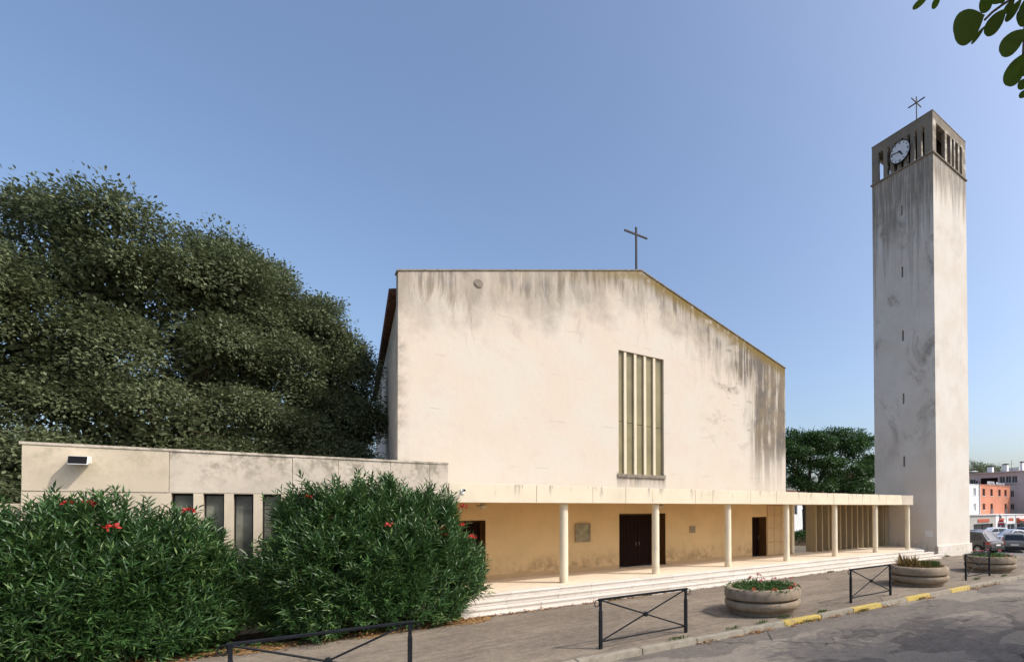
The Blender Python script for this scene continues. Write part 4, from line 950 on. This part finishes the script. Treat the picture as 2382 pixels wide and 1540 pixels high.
# grey apartment block (its shaded side faces the church)
gb = building('apartment_block', 'grey apartment block with chimneys standing behind the hotel', 0, 118, 26, 30, 58, -1.6, 10.75,
              [(41.95, 43.05, 8.5, 9.95), (43.15, 44.25, 8.5, 9.95), (44.35, 45.45, 8.5, 9.95), (42.65, 43.4, 5.5, 6.85), (42.65, 43.4, 2.8, 4.05), (36.5, 37.4, 8.5, 9.9), (36.5, 37.4, 5.5, 6.85), (36.5, 37.4, 2.8, 4.05), (50.2, 51.6, 8.5, 9.6)], 'h_grey', 'h_pale', 'h_glass')
MB().box(117.93, 117.997, 45.75, 49.2, 8.46, 9.75).build('loggia_shade_plate', 'door', gb)  # flat dark plate on the wall, stands for the shade inside the loggia
MB().box(117.6, 144.2, 29.8, 58.2, 10.752, 10.95).build('parapet', 'h_grey', gb)
MB().box(117.7, 117.99, 41.8, 45.6, 8.28, 8.46).build('balcony_ledge', 'h_pale', gb)
for (y0, y1, z1) in ((47.5, 48.5, 12.5), (44.5, 45.4, 12.75), (41.5, 41.95, 13.0)):
    c_ = MB().box(119.5, 120.5, y0, y1, 10.955, z1 - .25).build('chimney', 'h_white', gb)
    MB().box(119.42, 120.58, y0 - .08, y1 + .08, z1 - .24, z1 - .08).box(119.6, 120.4, y0 + .08, y1 - .08, z1 - .079, z1).build('chimney_cap', 'trim', c_)
MB().prism([(43.4, 10.955), (47.4, 10.955), (47.4, 11.2), (46.2, 12.0), (43.4, 12.1)], 0, 123, 130).build('roof_hut', 'h_pale', gb)
MB().bar((119, 43.4, 10.95), (119, 43.4, 13.4), .05).bar((119, 43.0, 12.6), (119, 43.37, 12.6), .04).bar((119, 43.43, 12.6), (119, 43.8, 12.6), .04).build('antenna', 'iron', gb)
ac = MB().box(117.3, 117.98, 49.5, 50.1, 8.5, 9.4).build('air_conditioner', 'h_pale', gb)
MB().lathe([(.26, -.03), (.26, 0)], (117.298, 49.8, 8.95), 18, 0).build('fan_grille', 'trim', ac)
# pale house behind the spreading tree
ph = building('pale_house', 'white house glimpsed behind the tree through the porch passage', 1, 58, 8, 52, 84, -1.3, 5.2, [(58, 59.2, 2.2, 3.8), (66, 67.2, 2.2, 3.8), (73, 74.2, 2.2, 3.8)], 'h_white', 'h_pale')
MB().prism([(57.8, 5.205), (66.2, 5.205), (62, 6.6)], 0, 51.8, 84.2).build('roof', 'roof', ph)
for k, (x, y, r) in enumerate(((157.5, 66, 3.2), (165, 66, 3.4), (151.5, 66, 2.8))):
    tree('roadside_tree', ('olive green tree top over the apartment roof, left of the chimneys', 'olive green tree top beside the left chimney', 'olive green tree top nearest the bell tower edge')[k], (x, y, -1.6),
         [(x, y, 13.4 + .3 * k, r, r, 2.4), (x + 1.5, y, 11.4, r, r, 2.2), (x - 1.6, y, 11.0, r, r, 2.2)], 110, 36, .42, 'treeleaf', 60 + k, trunk_r=.35, fork=6, spread=.6, group='trees behind the apartment block')

# ------------------------------------------------------------------ signs and lamps
ns = thing('no_entry_sign', 'round red no entry sign with white bar above parked cars', 'sign', (68.13, 26.11, prof(68)))
nd_ = Vector((-.92, -.39, 0)); 
def disc(c, r, t0, t1, n=28):
    b = MB(); sx = Vector((.39, -.92, 0)); vs = []
    for tt in (t0, t1):
        for k in range(n):
            a = 2 * math.pi * k / n; vs.append(c + nd_ * tt + sx * (r * math.cos(a)) + Vector((0, 0, r * math.sin(a))))
    b.add(vs, [tuple(range(n))[::-1], tuple(range(n, 2 * n))] + [(k, (k + 1) % n, n + (k + 1) % n, n + k) for k in range(n)]); return b
c0 = Vector((68.13, 26.116, 1.326))
disc(c0, .32, .03, .05).build('disc', 'noentry', ns)
sx = Vector((.39, -.92, 0)); zz_ = Vector((0, 0, .05))
b = MB(); p_ = [c0 + nd_ * .053 - sx * .23, c0 + nd_ * .053 + sx * .23, c0 + nd_ * .062 + sx * .23, c0 + nd_ * .062 - sx * .23]
b.hexa([q - zz_ for q in p_], [q + zz_ for q in p_]); b.build('white_bar', 'white', ns)
MB().tube([(68.13, 26.116, prof(68)), (68.13, 26.116, 1.62)], .03, 8).build('post', 'steel', ns)
def street_lamp(x, y, z, label, tall):
    t = thing('street_lamp', label, 'street lamp', (x, y, prof(x)), 'street lamps in the car park')
    MB().tube([(x, y, prof(x)), (x, y, z - .35)], [.07, .045], 8).build('post', 'steel', t)
    if tall:
        MB().tube([(x, y, z - .36), (x + .3, y - .25, z), (x + 1.2, y - 1.0, z + .02)], .03, 6).build('arm', 'steel', t)
        MB().lathe([(.06, .16), (.45, .10), (.55, .02), (.5, 0)], (x + 1.4, y - 1.15, z - .08), 16).build('head', 'white', t)
    else:
        MB().lathe([(.05, -.36), (.16, -.30), (.2, .1), (.26, .12), (.06, .3)], (x, y, z), 12).build('lantern', 'steel', t)
street_lamp(81.03, 31.14, 1.95, 'small lantern post rising behind the no entry sign', False)
street_lamp(81.6, 36.8, 8.9, 'tall street lamp with pale head beside the tower edge', True)
bo = thing('bollard', 'dark metal bollard beside the dark grey car', 'bollard', (37.9, 15.65, prof(37.9)))
MB().tube([(37.9, 15.65, prof(37.9) - .05), (37.9, 15.65, .56)], .05, 10).build('post', 'metal', bo)
MB().lathe([(.06, .56), (.075, .60), (.06, .66), (.02, .69)], (37.9, 15.65, 0), 12).build('cap', 'metal', bo)

# ------------------------------------------------------------------ cars
def car(label, loc, head, paint, L=4.5, W=1.82, H=1.65, kind='suv', wheels=.34):
    t = thing('parked_car', label, 'car', loc, 'cars parked in the car park', local=True)
    hd_ = Vector(head).normalized(); t.rotation_euler = (0, 0, math.atan2(-hd_.x, hd_.y))
    hw = W / 2; zb = .24 if kind != 'suv' else .30; belt = H * .60 if kind == 'suv' else H * .62
    hood = belt - .10; y0, y1 = -L / 2, L / 2
    # stations: y, half width, bottom z, top z
    if kind == 'suv': S_ = [(y0, .80, .50, .78), (y0 + .06, .92, .36, .95), (y0 + .30, .97, zb, belt - .01), (y0 + 1.0, 1.0, zb, belt + .02), (0, 1.0, zb, belt), (y1 - 1.45, 1.0, zb, belt - .02), (y1 - .9, .98, zb, hood), (y1 - .3, .93, .30, hood - .12), (y1 - .05, .84, .36, .72), (y1, .74, .45, .62)]
    else: S_ = [(y0, .82, .42, .70), (y0 + .05, .92, .30, .84), (y0 + .25, .97, zb, belt - .03), (y0 + 1.0, 1.0, zb, belt), (0, 1.0, zb, belt - .02), (y1 - 1.35, 1.0, zb, belt - .05), (y1 - .8, .97, zb, hood - .05), (y1 - .3, .92, .26, hood - .16), (y1 - .05, .84, .30, .60), (y1, .74, .38, .52)]
    b = MB(); vs = []
    for (y, wf, z0, z1) in S_:
        a = hw * wf; ring = [(a * .86, z0), (a * .98, z0 + .08), (a, z0 + (z1 - z0) * .45), (a * .985, z0 + (z1 - z0) * .80), (a * .93, z1), (a * .5, z1 + .035), (0, z1 + .045)]
        ring = ring + [(-x, z) for (x, z) in ring[-2::-1]]
        vs += [(x, y, z) for (x, z) in ring]
    nr_ = 13; fs = []
    for i in range(len(S_) - 1):
        for k in range(nr_ - 1): fs.append((i * nr_ + k, i * nr_ + k + 1, (i + 1) * nr_ + k + 1, (i + 1) * nr_ + k))
        fs.append((i * nr_ + nr_ - 1, i * nr_, (i + 1) * nr_, (i + 1) * nr_ + nr_ - 1))
    fs += [tuple(range(nr_)), tuple(range((len(S_) - 1) * nr_, len(S_) * nr_))[::-1]]
    b.add(vs, fs); b.build('body', paint, t, smooth=True)
    # cabin
    rb, rt = y0 + (.22 if kind != 'sedan' else .75), y0 + (.75 if kind == 'suv' else (.50 if kind == 'estate' else 1.25))
    ft, fb = y1 - 2.05, y1 - 1.15
    G = [(rb, belt - .02, .90), (rt, H - .06, .70), (rt + (ft - rt) * .5, H, .72), (ft, H - .05, .70), (fb, belt - .06, .90)]
    b = MB(); vs = []
    for (y, z, wf) in G:
        a = hw * wf; vs += [(-hw * .93, y, belt - .06), (-a, y, z), (-a * .5, y, z + .03), (a * .5, y, z + .03), (a, y, z), (hw * .93, y, belt - .06)]
    fs = [(i * 6 + k, i * 6 + k + 1, (i + 1) * 6 + k + 1, (i + 1) * 6 + k) for i in range(4) for k in range(5)]
    b.add(vs, [f[::-1] for f in fs]); b.build('cabin', paint, t, smooth=True)
    def quad(name, pts, mat, th=.012, nrm=None):
        P_ = [Vector(q) for q in pts]; n_ = (P_[1] - P_[0]).cross(P_[3] - P_[0]).normalized()
        if nrm is not None and n_.dot(Vector(nrm)) < 0: n_ = -n_
        bb = MB(); bb.hexa([q + n_ * .004 for q in P_], [q + n_ * (th + .004) for q in P_]); return bb.build(name, mat, t)
    def lerp3(a, c, q): return Vector(a).lerp(Vector(c), q)
    def pane(name, a, c, d, e, ins, nrm):   # inset quad a-c (low) d-e (high)
        A = lerp3(a, e, ins); Bq = lerp3(c, d, ins); D = lerp3(d, c, ins); E = lerp3(e, a, ins)
        quad(name, [lerp3(A, Bq, .06), lerp3(A, Bq, .94), lerp3(E, D, .94), lerp3(E, D, .06)], 'carglass', nrm=nrm)
    g = lambda i, s: (s * hw * G[i][2], G[i][0], G[i][1])
    pane('rear_window', g(0, -1), g(0, 1), g(1, 1), g(1, -1), .12, (0, -1, .5))
    pane('windscreen', g(4, -1), g(4, 1), g(3, 1), g(3, -1), .08, (0, 1, .5))
    for s in (-1, 1):
        lowz = belt + .03; lo = lambda y: (s * hw * .925, y, lowz)
        hi = lambda y: (s * hw * .735, y, H - .13)
        def sp_(q, z): return (s * hw * (.93 + (.72 - .93) * (z - belt + .06) / (H - belt + .06)), q, z)
        z1_ = H - .14
        ya, yb_ = rt - .05, (rt + ft) / 2 - .45
        quad('side_window', [sp_(ya + (.0 if kind == 'suv' else -.1), lowz + .10), sp_(yb_, lowz), sp_(yb_, z1_), sp_(ya + .22, z1_ - .05)], 'carglass', nrm=(s, 0, .3))
        quad('side_window', [sp_(yb_ + .07, lowz), sp_((yb_ + ft) / 2 + .1, lowz), sp_((yb_ + ft) / 2 + .1, z1_), sp_(yb_ + .07, z1_)], 'carglass', nrm=(s, 0, .3))
        quad('side_window', [sp_((yb_ + ft) / 2 + .17, lowz), sp_(fb - .22, lowz - .02), sp_(ft - .02, z1_), sp_((yb_ + ft) / 2 + .17, z1_)], 'carglass', nrm=(s, 0, .3))
        MB().box(s * hw * 1.0 - .01, s * hw * 1.0 + .012, -.55, -.35, belt - .16, belt - .135).build('door_handle', 'steel', t)
        MB().hexa([(s * (hw + .0), fb - .25, belt), (s * (hw + .17), fb - .22, belt), (s * (hw + .17), fb - .12, belt), (s * hw, fb - .10, belt)], [(s * hw, fb - .25, belt + .13), (s * (hw + .17), fb - .22, belt + .13), (s * (hw + .17), fb - .12, belt + .13), (s * hw, fb - .10, belt + .13)]).build('mirror', paint, t)
        zl = belt - .26 if kind == 'suv' else belt - .30
        if kind == 'estate': b = MB().hexa([(s * hw * .74, y0 - .012, .62), (s * hw * .93, y0 + .02, .62), (s * hw * .93, y0 + .20, .62), (s * hw * .74, y0 + .1, .62)], [(s * hw * .76, y0 + .03, belt + .05), (s * hw * .945, y0 + .06, belt + .05), (s * hw * .945, y0 + .28, belt + .05), (s * hw * .76, y0 + .2, belt + .05)])
        else: b = MB().hexa([(s * hw * .52, y0 - .012, zl), (s * hw * .95, y0 + .05, zl), (s * hw * .995, y0 + .42, zl + .04), (s * hw * .52, y0 + .3, zl)], [(s * hw * .52, y0 + .02, zl + .13), (s * hw * .93, y0 + .06, zl + .16), (s * hw * .985, y0 + .5, zl + .20), (s * hw * .52, y0 + .3, zl + .15)])
        b.build('tail_light', 'lamp_red', t)
        MB().hexa([(s * hw * .45, y1 - .045, .60), (s * hw * .80, y1 - .10, .60), (s * hw * .93, y1 - .45, .64), (s * hw * .45, y1 - .3, .6)], [(s * hw * .45, y1 - .08, .70), (s * hw * .82, y1 - .14, .72), (s * hw * .94, y1 - .5, .76), (s * hw * .45, y1 - .3, .7)]).build('headlight', 'lamp_clear', t)
    MB().box(-hw * .90, hw * .90, y0 - .03, y0 + .16, zb + .02, zb + .26).build('rear_bumper', 'trim', t, bevel=.03)
    MB().box(-hw * .80, hw * .80, y1 - .14, y1 + .02, zb, zb + .14).build('front_bumper', 'trim', t, bevel=.03)
    MB().box(-.26, .26, y0 - .045, y0 - .031, zb + .34, zb + .45).build('licence_plate', 'white', t)
    MB().box(-.26, .26, y1 + .02, y1 + .03, .36, .46).build('licence_plate', 'white', t)
    for y in (y0 + .92, y1 - .86):
        for s in (-1, 1):
            ar = MB().lathe([(wheels + .055, 0), (wheels + .055, .012)] if s > 0 else [(wheels + .055, -.012), (wheels + .055, 0)], (s * hw * 1.0, y, wheels), 24, 0).build('wheel_arch', 'trim', t)
            p = [(wheels * .72, -.10), (wheels * .97, -.10), (wheels, -.07), (wheels, .07), (wheels * .97, .10), (wheels * .72, .10)]
            wh = MB().lathe(p, (s * (hw - .07), y, wheels), 28, 0).build('wheel', 'tyre', t, smooth=True)
            xo = s * (hw - .07 + .102)
            b = MB().lathe([(wheels * .18, -.008), (wheels * .18, .012)] if s > 0 else [(wheels * .18, -.012), (wheels * .18, .008)], (xo, y, wheels), 16, 0)
            for k in range(10):
                a = 2 * math.pi * k / 10; r0, r1 = wheels * .15, wheels * .70
                b.bar((xo, y + r0 * math.cos(a), wheels + r0 * math.sin(a)), (xo, y + r1 * math.cos(a), wheels + r1 * math.sin(a)), .014, .04)
            b.build('rim', 'rim', wh)
    return t
def cart(label, rl, head, paint, **k):    # rl: ground point under the rear left wheel
    L = k.get('L', 4.5); W = k.get('W', 1.82); h = Vector(head).normalized(); s = Vector((h.y, -h.x))
    c = Vector(rl) + h * (L / 2 - .92) + s * (W / 2)
    return car(label, (c.x, c.y, prof(c.x)), (h.x, h.y, 0), paint, **k)
cart('dark grey sport utility car parked just right of the bell tower', (38.55, 16.35), (.17, .985), 'p_grey', L=4.5, W=1.83, H=1.64)
cart('grey beige estate car at the right edge, seen from behind', (43.3, 16.6), (.93, .37), 'p_beige', L=4.5, W=1.76, H=1.48, kind='estate', wheels=.31)
car('silver saloon car facing the street behind the grey cars', (59.6, 21.9, prof(59)), (-.91, .40, 0), 'p_silver', L=4.5, W=1.78, H=1.45, kind='sedan', wheels=.32)
car('white car in the row behind the silver car', (66.5, 26.6, prof(66)), (-.85, .52, 0), 'p_white', L=4.3, W=1.75, H=1.5, kind='estate', wheels=.31)
car('white car at the right edge behind the estate car', (66.5, 22.2, prof(66)), (.3, .95, 0), 'p_white', L=4.2, W=1.75, H=1.50, kind='estate', wheels=.31)
car('blue car whose roof shows beside the bell tower', (52.0, 22.6, prof(52)), (.2, .98, 0), 'p_blue', L=4.2, W=1.75, H=1.50, kind='estate', wheels=.31)
car('blue grey car farther back among the parked row', (76, 26.6, prof(76)), (.25, .97, 0), 'p_blue', L=4.3, W=1.76, H=1.48, kind='sedan', wheels=.31)
car('dark car in the last row before the shops', (80, 27.2, prof(80)), (.25, .97, 0), 'p_grey', L=4.3, W=1.76, H=1.5, kind='estate', wheels=.31)

# ------------------------------------------------------------------ litter and weeds
rng = np.random.default_rng(5)
def litter(name, label, segs, mat, size, lift, cat, upright=False, wid=.5):
    ls = []
    for (x0, y0, x1, y1, n, sp, z) in segs:
        q = rng.random(n); k = np.stack([x0 + (x1 - x0) * q, y0 + (y1 - y0) * q, np.full(n, z)], 1)
        k[:, :2] += rng.normal(size=(n, 2)) * np.array([.08, sp]); k[:, 2] += rng.random(n) * lift + .006
        ls.append(k)
    loc = np.concatenate(ls); n = len(loc); d = rdir(n)
    if upright: d = unit(d * .55 + np.array([0, 0, .8])); nr = rdir(n)
    else: d[:, 2] *= .3; nr = unit(np.array([0, 0, 1.]) + rng.normal(size=(n, 3)) * .35)
    loc[:, 2] += np.array([prof(x) for x in loc[:, 0]])
    o = scatter(name, mat, leafv(wid), LEAF_F, frames(d, nr), loc, size * (.6 + .8 * rng.random(n)))
    return tag(o, label, cat, kind='stuff')
segs = [(2.6, 15.05, 9.5, 15.18, 420, .05, 0), (9.5, 15.18, 30, 15.2, 420, .05, 0), (-8, 14.85, 4.2, 14.9, 1900, .2, 0)]
for (x, w_) in ((8.9, .5), (9.3, .4), (11.9, .6), (13.3, .5), (14.9, .5), (17.2, .4), (21.5, 1.2), (7.6, .2), (10.9, .6)):
    segs.append((x - w_, KF(x) - .06, x + w_, KF(x) - .06, int(110 * w_), .05, -.12))
litter('fallen_leaves', 'dry brown leaves lying along the kerb and step foot', segs, 'deadleaf', .085, .04, 'leaves')
segs = []
for (x, y, n) in ((6.9, KF(6.9) + .22, 60), (8.6, KF(8.6) + .22, 50), (9.6, KF(9.6) + .24, 60), (10.6, 9.6, 90), (12.0, KF(12) + .2, 70), (11.2, KF(11.2) - .04, 60), (13.6, KF(13.6) - .04, 60), (16.9, KF(17) - .03, 60), (8.4, 15.2, 110), (9.6, 15.2, 60), (14.8, 15.2, 60), (20, 15.2, 80), (30.5, 15.9, 160), (33.2, 16.0, 260), (36.0, 16.05, 120), (22.5, 9.6, 90), (24.5, 9.3, 90)):
    segs.append((x - .18, y, x + .18, y, n, .035, -.12 if y < KF(x) else 0))
litter('weeds', 'small green weeds sprouting along the kerb and step foot', segs, 'grass', .07, .01, 'weeds', True, .28)
segs = [(.2, 14.75, 3.2, 14.8, 160, .10, .02), (-2.2, 14.7, -.2, 14.75, 140, .10, .02)]
litter('ivy_seedlings', 'low leafy seedlings at the foot of the oleander bushes', segs, 'geranium', .09, .16, 'plants', False, .6)
